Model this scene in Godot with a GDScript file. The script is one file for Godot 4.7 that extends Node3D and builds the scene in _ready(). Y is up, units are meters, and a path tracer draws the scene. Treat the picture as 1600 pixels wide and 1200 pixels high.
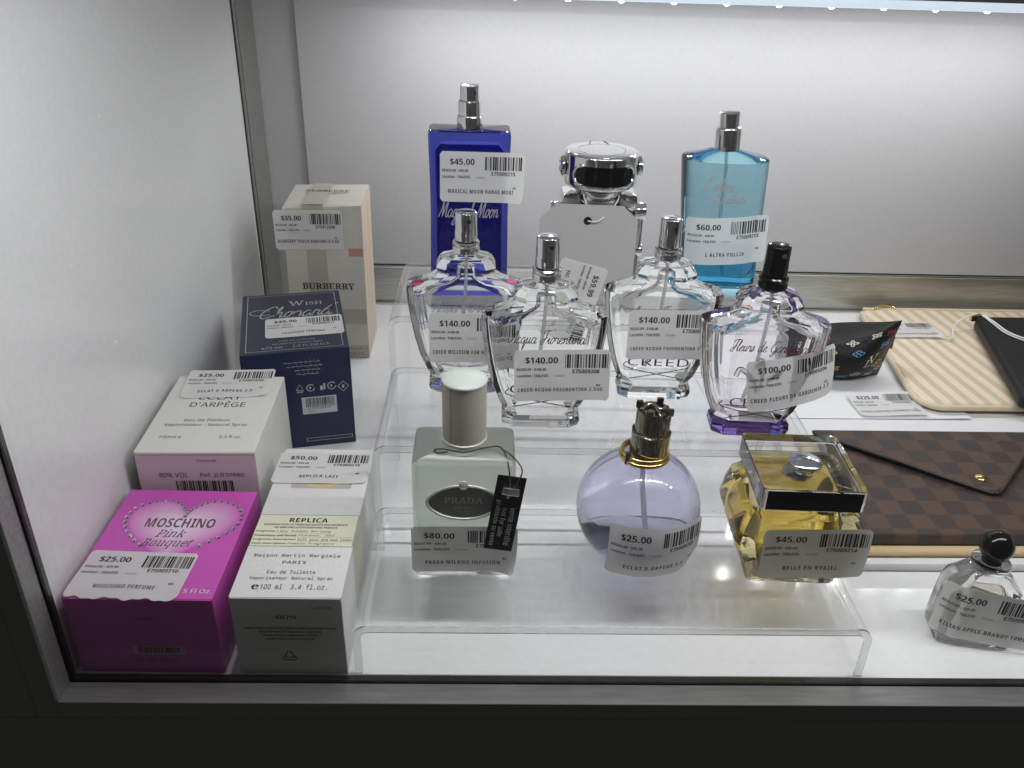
extends Node3D
# A lit display-case shelf: perfume bottles on clear acrylic risers, cartons at the left, small leather goods at the right.
# Geometry is written in millimetres and committed in metres; y is up, the case front faces +z.

class Geo:
	var v := PackedVector3Array()
	var uv := PackedVector2Array()
	var ix := PackedInt32Array()
	func add(p: Vector3, t := Vector2.ZERO) -> int:
		v.append(p)
		uv.append(t)
		return v.size() - 1
	func tri(a: int, b: int, c: int) -> void:
		ix.append(a)
		ix.append(b)
		ix.append(c)
	func quad(a: int, b: int, c: int, d: int) -> void:
		tri(a, b, c)
		tri(a, c, d)
	func face(a: Vector3, b: Vector3, c: Vector3, d: Vector3) -> void:
		quad(add(a, Vector2(0, 0)), add(b, Vector2(1, 0)), add(c, Vector2(1, 1)), add(d, Vector2(0, 1)))
	# closed rings of equal length joined one to the next
	func rings(rs: Array, cap0 := true, cap1 := true) -> Geo:
		var n: int = rs[0].size()
		var first := v.size()
		for k in rs.size():
			for i in n:
				add(rs[k][i], Vector2(float(i) / n, float(k) / maxf(1, rs.size() - 1)))
		for k in rs.size() - 1:
			for i in n:
				var j := (i + 1) % n
				var a := first + k * n
				quad(a + i, a + j, a + n + j, a + n + i)
		for e in [[cap0, 0, true], [cap1, rs.size() - 1, false]]:
			if e[0]:
				var c := Vector3.ZERO
				for p in rs[e[1]]:
					c += p
				var m := add(c / n, Vector2(0.5, 0.5))
				var at: int = first + e[1] * n
				for i in n:
					var j := (i + 1) % n
					if e[2]:
						tri(m, at + j, at + i)
					else:
						tri(m, at + i, at + j)
		return self
	func lathe(profile: Array, n := 40, cap0 := true, cap1 := true) -> Geo:
		var rs := []
		for p in profile:
			var r := PackedVector3Array()
			for i in n:
				var a := TAU * i / n
				r.append(Vector3(p[0] * cos(a), p[1], p[0] * sin(a)))
			rs.append(r)
		return rings(rs, cap0, cap1)
	# a polygon in x, z raised from y0 to y1 with rounded rims
	func prism(poly: PackedVector2Array, y0: float, y1: float, bev := 0.0, seg := 3) -> Geo:
		var out := Geo.outward(poly)
		var rs := []
		var steps := []
		if bev <= 0.0:
			steps = [[0.0, y0], [0.0, y1]]
		else:
			for k in seg + 1:
				var a := PI / 2 * k / seg
				steps.append([bev * (1 - sin(a)), y0 + bev * (1 - cos(a))])
			for k in seg + 1:
				var a := PI / 2 * k / seg
				steps.append([bev * (1 - cos(a)), y1 - bev * (1 - sin(a))])
		for s in steps:
			var r := PackedVector3Array()
			for i in poly.size():
				var q: Vector2 = poly[i] - out[i] * s[0]
				r.append(Vector3(q.x, s[1], q.y))
			rs.append(r)
		return rings(rs)
	static func outward(poly: PackedVector2Array) -> PackedVector2Array:
		var area := 0.0
		var n := poly.size()
		for i in n:
			area += poly[i].cross(poly[(i + 1) % n])
		var out := PackedVector2Array()
		for i in n:
			var a := (poly[i] - poly[(i + n - 1) % n]).normalized()
			var b := (poly[(i + 1) % n] - poly[i]).normalized()
			var na := Vector2(a.y, -a.x) * signf(area)
			var nb := Vector2(b.y, -b.x) * signf(area)
			var m := (na + nb).normalized()
			out.append(m / maxf(0.5, m.dot(na)))
		return out
	func box(c: Vector3, s: Vector3, bev := 0.4) -> Geo:
		bev = minf(bev, minf(s.x, minf(s.y, s.z)) * 0.45)
		var h := s / 2
		var p := Geo.rounded(PackedVector2Array([Vector2(-h.x, -h.z), Vector2(h.x, -h.z), Vector2(h.x, h.z), Vector2(-h.x, h.z)]), bev * 1.01, 2)
		var at := v.size()
		prism(p, -h.y, h.y, bev, 2)
		for i in range(at, v.size()):
			v[i] += c
		return self
	static func rounded(poly: PackedVector2Array, r: float, seg := 3) -> PackedVector2Array:
		var out := PackedVector2Array()
		var n := poly.size()
		for i in n:
			var p := poly[i]
			var a := poly[(i + n - 1) % n] - p
			var b := poly[(i + 1) % n] - p
			var k := minf(r, minf(a.length(), b.length()) * 0.48)
			var pa := p + a.normalized() * k
			var pb := p + b.normalized() * k
			for s in seg + 1:
				var t := float(s) / seg
				out.append(pa.lerp(p, t).lerp(p.lerp(pb, t), t))
		return out
	func tube(path: PackedVector3Array, r: float, n := 8, closed := false) -> Geo:
		var rs := []
		var side := Vector3.ZERO
		for k in path.size():
			var d: Vector3
			if closed:
				d = (path[(k + 1) % path.size()] - path[(k + path.size() - 1) % path.size()]).normalized()
			else:
				d = (path[mini(k + 1, path.size() - 1)] - path[maxi(k - 1, 0)]).normalized()
			if side == Vector3.ZERO:
				side = d.cross(Vector3.UP if absf(d.y) < 0.9 else Vector3.RIGHT).normalized()
			side = (side - d * side.dot(d)).normalized()
			var up := d.cross(side)
			var ring := PackedVector3Array()
			for i in n:
				var a := TAU * i / n
				ring.append(path[k] + (side * cos(a) + up * sin(a)) * r)
			rs.append(ring)
		if closed:
			rs.append(rs[0])
		return rings(rs, not closed, not closed)
	# a sheet given by a function of (u, w) in 0..1
	func sheet(f: Callable, nu: int, nw: int) -> Geo:
		var first := v.size()
		for j in nw + 1:
			for i in nu + 1:
				add(f.call(float(i) / nu, float(j) / nw), Vector2(float(i) / nu, float(j) / nw))
		for j in nw:
			for i in nu:
				var a := first + j * (nu + 1) + i
				quad(a, a + 1, a + nu + 2, a + nu + 1)
		return self
	func moved(t: Transform3D) -> Geo:
		for i in v.size():
			v[i] = t * v[i]
		return self
	func join(g: Geo) -> Geo:
		var at := v.size()
		v.append_array(g.v)
		uv.append_array(g.uv)
		for i in g.ix:
			ix.append(i + at)
		return self
	func volume() -> float:
		var s := 0.0
		for i in range(0, ix.size(), 3):
			s += v[ix[i]].dot(v[ix[i + 1]].cross(v[ix[i + 2]]))
		return s
	# closed shapes face outwards; inward turns them to bound what lies inside another body
	func closed(inward := false) -> Geo:
		if (volume() > 0) != inward:
			for i in range(0, ix.size(), 3):
				var a := ix[i]
				ix[i] = ix[i + 1]
				ix[i + 1] = a
		return self

var M := {}
var taken := {}
var fonts := {}
var glyph_cache := {}

func commit(parts: Array) -> ArrayMesh:
	var mesh := ArrayMesh.new()
	for e in parts:
		var g: Geo = e[0]
		if g.ix.is_empty():
			continue
		var crease := cos(deg_to_rad(e[2] if e.size() > 2 else 35.0))
		var n := g.ix.size()
		var faces := PackedVector3Array()
		var at := {}
		for i in range(0, n, 3):
			var a := g.v[g.ix[i]]
			var f := (g.v[g.ix[i + 2]] - a).cross(g.v[g.ix[i + 1]] - a)
			faces.append(f)
			for k in 3:
				var key := Vector3i((g.v[g.ix[i + k]] * 2000.0).round())
				if not at.has(key):
					at[key] = PackedInt32Array()
				at[key].append(i / 3)
		var pos := PackedVector3Array()
		var nor := PackedVector3Array()
		var uvs := PackedVector2Array()
		for i in range(0, n, 3):
			var f := faces[i / 3]
			if f.length_squared() < 1e-14:
				continue
			var fn := f.normalized()
			for k in 3:
				var p := g.v[g.ix[i + k]]
				var s := Vector3.ZERO
				for o in at[Vector3i((p * 2000.0).round())]:
					if faces[o].normalized().dot(fn) > crease:
						s += faces[o]
				pos.append(p * 0.001)
				nor.append(s.normalized() if s.length_squared() > 1e-16 else fn)
				uvs.append(g.uv[g.ix[i + k]])
		var arrays := []
		arrays.resize(Mesh.ARRAY_MAX)
		arrays[Mesh.ARRAY_VERTEX] = pos
		arrays[Mesh.ARRAY_NORMAL] = nor
		arrays[Mesh.ARRAY_TEX_UV] = uvs
		mesh.add_surface_from_arrays(Mesh.PRIMITIVE_TRIANGLES, arrays)
		mesh.surface_set_material(mesh.get_surface_count() - 1, e[1])
	return mesh

func numbered(called: String) -> String:
	if not taken.has(called):
		taken[called] = 0
		return called
	taken[called] += 1
	return "%s_%03d" % [called, taken[called]]

func thing(called: String, label: String, category: String, at := Vector3.ZERO, turn := 0.0, group := "") -> Node3D:
	var o := Node3D.new()
	o.name = numbered(called)
	add_child(o)
	o.position = at
	o.rotation.y = deg_to_rad(turn)
	o.set_meta("label", label)
	o.set_meta("category", category)
	if group:
		o.set_meta("group", group)
	return o

func part(parent: Node, called: String, geos: Array, label := "") -> MeshInstance3D:
	var o := MeshInstance3D.new()
	o.name = called
	o.mesh = commit(geos)
	parent.add_child(o, true)
	if label:
		o.set_meta("label", label)
	return o

func structure(called: String, geos: Array) -> MeshInstance3D:
	var o := part(self, called, geos)
	o.set_meta("kind", "structure")
	return o

func lin(r: float, g: float, b: float, a := 1.0) -> Color:
	var c := Color(r, g, b).linear_to_srgb()
	c.a = a
	return c

func mat(c: Color, rough := 0.5, metal := 0.0, spec := 0.5) -> StandardMaterial3D:
	var m := StandardMaterial3D.new()
	m.albedo_color = c
	m.roughness = rough
	m.metallic = metal
	m.metallic_specular = spec
	return m

func glass(c: Color, ior := 1.5, rough := 0.0) -> StandardMaterial3D:
	var m := mat(c, rough)
	m.refraction_enabled = true
	m.refraction_scale = (ior - 1.0) / 10.0
	m.transparency = BaseMaterial3D.TRANSPARENCY_ALPHA
	return m

func pane(c: Color, rough := 0.0) -> StandardMaterial3D:
	var m := mat(c, rough)
	m.transparency = BaseMaterial3D.TRANSPARENCY_ALPHA
	m.cull_mode = BaseMaterial3D.CULL_DISABLED
	return m

func noise_texture(freq: float, dark: Color, light: Color, size := 512, octaves := 4, sd := 3) -> ImageTexture:
	var n := FastNoiseLite.new()
	n.seed = sd
	n.frequency = freq
	n.fractal_octaves = octaves
	var grey := n.get_seamless_image(size, size)
	var im := Image.create(size, size, false, Image.FORMAT_RGB8)
	for y in size:
		for x in size:
			im.set_pixel(x, y, dark.lerp(light, grey.get_pixel(x, y).r))
	return ImageTexture.create_from_image(im)

# ---------------------------------------------------------------- lettering
func letters(s: String, font: String) -> Dictionary:
	var key := font + ":" + s
	if not glyph_cache.has(key):
		if not fonts.has(font):
			var f := SystemFont.new()
			f.font_names = PackedStringArray([{"sans": "Droid Sans", "bold": "Droid Sans", "spaced_bold": "Droid Sans", "serif": "Droid Serif", "serif_bold": "Droid Serif", "mono": "Droid Sans Mono"}[font]])
			f.font_weight = 700 if font.ends_with("bold") else 400
			fonts[font] = f
			if font == "spaced_bold":
				var wide := FontVariation.new()
				wide.base_font = f
				wide.set_spacing(TextServer.SPACING_GLYPH, 5)
				fonts[font] = wide
		var tm := TextMesh.new()
		tm.text = s
		tm.font = fonts[font]
		tm.font_size = 48
		tm.depth = 0.0
		tm.pixel_size = 0.02
		tm.curve_step = 2.0
		var tris := PackedVector2Array()
		var lo := Vector2(1e9, 1e9)
		var hi := -lo
		for k in tm.get_surface_count():
			var a := tm.surface_get_arrays(k)
			var ix: PackedInt32Array = a[Mesh.ARRAY_INDEX] if a[Mesh.ARRAY_INDEX] != null else PackedInt32Array(range(a[Mesh.ARRAY_VERTEX].size()))
			for i in ix:
				var p := Vector2(a[Mesh.ARRAY_VERTEX][i].x, a[Mesh.ARRAY_VERTEX][i].y)
				tris.append(p)
				lo = lo.min(p)
				hi = hi.max(p)
		glyph_cache[key] = {"tris": tris, "lo": lo, "size": hi - lo}
	return glyph_cache[key]

# words inside a box at (x, y) of width w and height h (0 keeps the letters' own proportion), laid on a surface by f(x, y)
func words(g: Geo, s: String, font: String, x: float, y: float, w: float, h: float, f: Callable, slant := 0.0) -> void:
	var d := letters(s, font)
	var size: Vector2 = d.size
	if size.x <= 0:
		return
	var k := w / size.x
	var ky := k if h <= 0 else h / size.y
	for i in range(0, d.tris.size(), 3):
		var id := []
		for j in 3:
			var p: Vector2 = d.tris[i + j] - d.lo
			id.append(g.add(f.call(x + p.x * k + slant * p.y * ky, y + p.y * ky)))
		g.tri(id[0], id[1], id[2])

func patch(g: Geo, x: float, y: float, w: float, h: float, f: Callable) -> void:
	g.face(f.call(x, y), f.call(x, y + h), f.call(x + w, y + h), f.call(x + w, y))

func smooth_path(p: PackedVector2Array, per := 6) -> PackedVector2Array:
	var out := PackedVector2Array()
	for i in p.size() - 1:
		for k in per:
			out.append(p[i].cubic_interpolate(p[i + 1], p[maxi(i - 1, 0)], p[mini(i + 2, p.size() - 1)], float(k) / per))
	out.append(p[p.size() - 1])
	return out

func smooth3(p: PackedVector3Array, per := 8) -> PackedVector3Array:
	var out := PackedVector3Array()
	for i in p.size() - 1:
		for k in per:
			out.append(p[i].cubic_interpolate(p[i + 1], p[maxi(i - 1, 0)], p[mini(i + 2, p.size() - 1)], float(k) / per))
	out.append(p[p.size() - 1])
	return out

# a drawn line of even width on a surface
func line(g: Geo, p: PackedVector2Array, width: float, f: Callable) -> void:
	var last := [-1, -1]
	for i in p.size():
		var d := (p[mini(i + 1, p.size() - 1)] - p[maxi(i - 1, 0)]).normalized()
		var s := Vector2(-d.y, d.x) * width / 2
		var a := g.add(f.call(p[i].x + s.x, p[i].y + s.y))
		var b := g.add(f.call(p[i].x - s.x, p[i].y - s.y))
		if last[0] >= 0:
			g.quad(last[0], a, b, last[1])
		last = [a, b]

const SCRIPT := {
	"a": [1.0, [.75, .85, .4, 1, .1, .6, .15, .1, .45, 0, .75, .6, .78, .9, .75, .2, .9, 0, 1.05, .25]],
	"c": [.8, [.65, .8, .4, 1, .1, .6, .15, .1, .45, 0, .85, .3]],
	"d": [1.05, [.7, .85, .4, 1, .1, .6, .15, .1, .45, 0, .72, .6, .85, 2.0, .75, .3, .9, 0, 1.1, .3]],
	"e": [.8, [0, .3, .4, .5, .6, .85, .4, 1, .12, .6, .2, .1, .5, 0, .85, .3]],
	"g": [.95, [.7, .85, .4, 1, .1, .6, .15, .1, .45, 0, .72, .7, .68, -.6, .4, -1, .2, -.7, .6, -.1, 1, .3]],
	"h": [.95, [0, .3, .35, 1.6, .3, 2, .15, 1.5, .12, 0, .2, .6, .5, 1, .65, .7, .62, .2, .75, 0, 1, .3]],
	"i": [.55, [0, .3, .25, 1, .22, .2, .35, 0, .6, .3]],
	"l": [.5, [0, .3, .35, 1.7, .25, 2, .15, 1.5, .15, .2, .3, 0, .55, .3]],
	"n": [.95, [0, .6, .15, 1, .15, 0, .2, .6, .5, 1, .62, .7, .6, .2, .75, 0, 1, .3]],
	"m": [1.4, [0, .6, .15, 1, .15, 0, .2, .6, .45, 1, .58, .7, .56, 0, .62, .6, .9, 1, 1.05, .7, 1.03, .2, 1.2, 0, 1.45, .3]],
	"o": [.8, [.55, .9, .35, 1, .1, .6, .15, .1, .4, 0, .65, .5, .55, .95, .85, .8]],
	"p": [.9, [0, .5, .2, 1, .12, -1, .2, .6, .5, 1, .72, .6, .6, .1, .3, 0, .95, .2]],
	"q": [.95, [.7, .85, .4, 1, .1, .6, .15, .1, .45, 0, .72, .7, .66, -1, .8, -.7, 1, .3]],
	"r": [.75, [0, .4, .15, 1.05, .3, .85, .55, .9, .5, .3, .65, 0, .8, .3]],
	"s": [.7, [0, .2, .35, 1.05, .5, .5, .3, 0, .05, .1, .7, .3]],
	"t": [.6, [0, .3, .3, 1.6, .25, .2, .4, 0, .65, .3]],
	"u": [.9, [0, .5, .12, 1, .12, .3, .3, 0, .55, .4, .62, 1, .6, .2, .75, 0, .95, .3]],
	" ": [.7, []],
	"A": [1.35, [0, 0, .5, .6, 1.1, 2.1, 1.15, 1, 1.1, 0, 1.4, .2]],
	"C": [1.4, [1.3, 1.7, 1.0, 2.1, .4, 1.6, .1, .7, .4, 0, .9, .1, 1.4, .5]],
	"F": [1.3, [.2, 1.6, .5, 2.05, 1.5, 2.1, .95, 2.0, .8, .8, .5, -.1, .1, .1, .3, .5, 1.1, 1.05]],
	"G": [1.4, [1.2, 1.7, .9, 2.1, .3, 1.5, .1, .6, .5, 0, 1.0, .4, 1.1, 1.0, 1.05, -.4, .6, -.8, .5, -.5, 1.4, .3]],
	"L": [1.1, [.9, 1.8, .6, 2.1, .45, 1.2, .3, .1, .05, .1, .3, .05, 1.1, .1]],
	"M": [1.65, [0, 0, .4, 1, .55, 2, .7, .3, .75, .2, 1.3, 2.0, 1.3, .3, 1.5, 0, 1.7, .3]],
}

# joined-up handwriting: total width w, starting at (x, y)
func handwriting(g: Geo, s: String, x: float, y: float, w: float, width: float, f: Callable, tall := 1.0) -> void:
	var total := 0.0
	for c in s:
		total += SCRIPT[c][0]
	var k := w / total
	var at := 0.0
	for c in s:
		var raw: Array = SCRIPT[c][1]
		var p := PackedVector2Array()
		for i in range(0, raw.size(), 2):
			p.append(Vector2(x + (at + raw[i] + 0.35 * raw[i + 1]) * k, y + raw[i + 1] * k * tall))
		if p.size() > 1:
			line(g, smooth_path(p, 4), width, f)
		at += SCRIPT[c][0]

# ---------------------------------------------------------------- price stickers
const LW := 64.0
const LH := 38.5

func flat(x: float, y: float) -> Vector3:
	return Vector3(x, y, 0)

# a price sticker: f(x, y) lays the sheet, x from -32 to 32 and y from 0 to 38.5
func sticker(parent: Node, d: Dictionary, t: Transform3D, f: Callable, called := "price_label", torn := 0.0) -> MeshInstance3D:
	var paper := Geo.new()
	var sd: int = d.get("seed", d.name.length())
	var rough_edge := func(u: float) -> float:
		return torn * (0.5 + 0.3 * sin(u * 19.0 + sd) + 0.2 * sin(u * 47.0 + 2.0 * sd))
	var r := 1.8
	var lay := func(u: float, w: float) -> Vector3:
		var y := w * LH
		var near := minf(y, LH - y)
		var cut := 0.0 if near >= r else r - sqrt(maxf(0.0, r * r - (r - near) * (r - near)))
		var x := (u * 2 - 1) * (LW / 2 - cut)
		if torn > 0.0:
			y -= (1.0 - w) * rough_edge.call(u)
		return f.call(x, y)
	paper.sheet(lay, 32, 16)
	var ink := Geo.new()
	# the print lies on the side that faces away from the bend: 0.12 mm in front
	var g := func(x: float, y: float) -> Vector3:
		var p: Vector3 = f.call(x, y)
		var n: Vector3 = (f.call(x + 0.5, y) - p).cross(f.call(x, y + 0.5) - p).normalized()
		return p + n * 0.12
	var on := func(x: float, y: float) -> Vector3:
		return g.call(x - LW / 2, y)
	words(ink, d.price, "bold", 7.6, 28.2, 18.4 * d.price.length() / 6.0, 5.2, on)
	words(ink, "REGULAR - " + d.get("was", d.price), "bold", 1.8, 23.1, 19.5, 2.2, on)
	words(ink, "Location - 1SALESFL", "bold", 1.8, 18.4, 21.5, 2.2, on)
	words(ink, "1/22/2024", "sans", 27.0, 18.5, 6.8, 1.3, on)
	words(ink, d.code, "bold", 39.0, 20.9, 18.0, 2.9, on)
	words(ink, d.get("mark", "AE"), "bold", 55.2, 11.0, 2.8, 1.6, on)
	var wide: float = minf(57.0, 2.12 * d.name.length() + 1.0)
	words(ink, d.name, "spaced_bold", (LW - wide) / 2 - 1.0, 6.8, wide, 3.1, on)
	var rng := RandomNumberGenerator.new()
	rng.seed = hash(d.code)
	var x := 34.0
	while x < 62.0:
		var b := rng.randi_range(1, 3) * 0.42
		for k in 4:
			patch(ink, x, 24.9 + k * 2.55, minf(b, 62.4 - x), 2.56, on)
		x += b + rng.randi_range(1, 3) * 0.36
	var o := part(parent, called, [[paper, M.paper, 60.0], [ink, M.ink, 60.0]])
	o.transform = Transform3D(t.basis, t.origin * 0.001)
	return o

# ways a sticker can lie: bent round an upright axis of radius R, its ends lifting, a lower corner curling
func bent(R: float, lift := 0.0, curl := 0.0, off := 0.0) -> Callable:
	return func(x: float, y: float) -> Vector3:
		var q := x - off
		var p := Vector3(q, y, 0) if R > 9000.0 else Vector3(R * sin(q / R), y, R * (cos(q / R) - 1.0))
		var e := maxf(0.0, absf(x) - 20.0) / 12.0
		p.z += lift * e * e
		var c := maxf(0.0, (x - 14.0) / 18.0) * maxf(0.0, 1.0 - y / 22.0)
		p.z += curl * c * c
		p.x -= absf(curl) * 0.5 * c * c
		p.z += 0.24 * (1.0 + sin(x * 0.19 + 1.0 + curl) * sin(y * 0.15 + lift))
		return p + Vector3(off, 0, 0)

func _ready() -> void:
	# ---- camera
	var cam := Camera3D.new()
	cam.name = "camera"
	add_child(cam)
	cam.fov = 48.34
	cam.near = 0.01
	cam.far = 20.0
	cam.position = Vector3(0, 0.4, 0)
	cam.basis = Basis(Vector3.UP, deg_to_rad(-1.962)) * Basis(Vector3.RIGHT, deg_to_rad(-28.784)) * Basis(Vector3.BACK, deg_to_rad(1.836))
	cam.current = true
	# ---- the dim shop round the case
	var env := Environment.new()
	env.background_mode = Environment.BG_COLOR
	env.background_color = lin(0.036, 0.036, 0.035)
	env.tonemap_mode = Environment.TONE_MAPPER_LINEAR
	env.tonemap_exposure = 1.06
	env.sdfgi_enabled = true
	env.ssao_enabled = true
	env.ssil_enabled = true
	var we := WorldEnvironment.new()
	we.name = "shop_air"
	we.environment = env
	add_child(we)
	# the light comes from the two LED strips; each LED brings its own lamp in led_strip()

	materials()
	case_shell()
	led_strip()
	risers()
	cartons()
	tall_blue_bottle()
	robot_bottle()
	aqua_bottle()
	crest_bottles()
	frosted_bottle()
	ball_bottle()
	cube_bottle()
	mini_bottle()
	papers()
	leather_goods()

const BACK_ENERGY := 0.0080
const FRONT_ENERGY := 0.0130

func materials() -> void:
	M.paper = mat(lin(0.74, 0.74, 0.72), 0.42)
	M.paper.backlight_enabled = true
	M.paper.backlight = lin(0.5, 0.5, 0.48)
	M.ink = mat(lin(0.012, 0.012, 0.013), 0.6)
	M.chrome = mat(lin(0.82, 0.82, 0.82), 0.07, 1.0)
	M.satin = mat(lin(0.62, 0.62, 0.6), 0.24, 1.0)
	M.pewter = mat(lin(0.62, 0.64, 0.58), 0.3, 0.45)
	M.gunmetal = mat(lin(0.34, 0.32, 0.27), 0.1, 1.0)
	M.gold = mat(lin(0.75, 0.55, 0.2), 0.14, 1.0)
	M.black = mat(lin(0.004, 0.004, 0.004), 0.1, 0.0, 0.36)
	M.black_matt = mat(lin(0.006, 0.006, 0.006), 0.5)
	M.white = mat(lin(0.78, 0.78, 0.76), 0.5)
	M.clear = glass(lin(0.985, 0.99, 0.985, 0.0))
	M.liquid = glass(lin(1, 1, 1, 0.0), 1.103)
	M.tube = mat(lin(0.75, 0.76, 0.76, 0.45), 0.2)
	M.tube.transparency = BaseMaterial3D.TRANSPARENCY_ALPHA
	M.etch = mat(lin(0.03, 0.03, 0.035), 0.5)
	M.silver_ink = mat(lin(0.62, 0.62, 0.62), 0.35, 0.6)
	M.string = mat(lin(0.75, 0.73, 0.68), 0.8)

	# case surfaces
	var speck := noise_texture(0.09, Color(0.97, 0.97, 0.967), Color(1, 1, 1), 512, 4)
	var bump := noise_texture(0.16, Color(0.35, 0.35, 0.35), Color(0.65, 0.65, 0.65), 512, 3, 8)
	var smear := noise_texture(0.02, Color(0.72, 0.72, 0.72), Color(1, 1, 1), 512, 5, 21)
	M.wall = mat(lin(0.76, 0.76, 0.755), 0.22)
	M.wall.roughness_texture = smear
	M.wall.albedo_texture = speck
	M.wall.uv1_triplanar = true
	M.wall.uv1_world_triplanar = true
	M.wall.uv1_scale = Vector3(3.1, 3.1, 3.1)
	M.wall.heightmap_enabled = true
	M.wall.heightmap_texture = bump
	M.wall.heightmap_scale = 0.0015
	M.door = M.wall.duplicate()
	M.door.albedo_color = lin(0.49, 0.485, 0.49)
	M.door.roughness = 0.5
	M.ceiling = M.wall.duplicate()
	M.ceiling.albedo_color = lin(0.62, 0.62, 0.62)
	M.floor = M.wall.duplicate()
	M.floor.albedo_color = lin(0.80, 0.80, 0.795)
	M.floor.roughness = 0.13
	M.floor.heightmap_scale = 0.001
	var brush := noise_texture(0.05, Color(0.86, 0.86, 0.85), Color(1, 1, 1), 512, 4, 5)
	M.rail = mat(lin(0.55, 0.55, 0.52), 0.38, 0.85)
	M.rail.albedo_texture = brush
	M.rail.uv1_triplanar = true
	M.rail.uv1_world_triplanar = true
	M.rail.uv1_scale = Vector3(0.8, 9.0, 9.0)
	M.trim = mat(lin(0.80, 0.80, 0.79), 0.42, 0.1)
	M.trim.albedo_texture = brush
	M.trim.uv1_triplanar = true
	M.trim.uv1_world_triplanar = true
	M.trim.uv1_scale = Vector3(0.8, 9.0, 9.0)
	M.gasket = mat(lin(0.018, 0.024, 0.019), 0.45)
	M.cabinet = mat(lin(0.25, 0.25, 0.242), 0.6)
	M.cabinet.albedo_texture = speck
	M.cabinet.uv1_triplanar = true
	M.cabinet.uv1_world_triplanar = true
	M.cabinet.uv1_scale = Vector3(4, 4, 4)
	M.front_glass = pane(lin(0.9, 0.95, 0.92, 0.0))
	M.acrylic = pane(lin(0.9, 0.92, 0.92, 0.015), 0.04)
	M.acrylic_bend = pane(lin(0.92, 0.95, 0.95, 0.10), 0.06)
	M.acrylic_edge = glass(lin(0.97, 0.985, 0.985, 0.08), 1.49)

# ---------------------------------------------------------------- the case
func slab(a: Vector3, b: Vector3, bev := 0.4) -> Geo:
	return Geo.new().box((a + b) / 2, (b - a).abs(), bev).closed()

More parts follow.
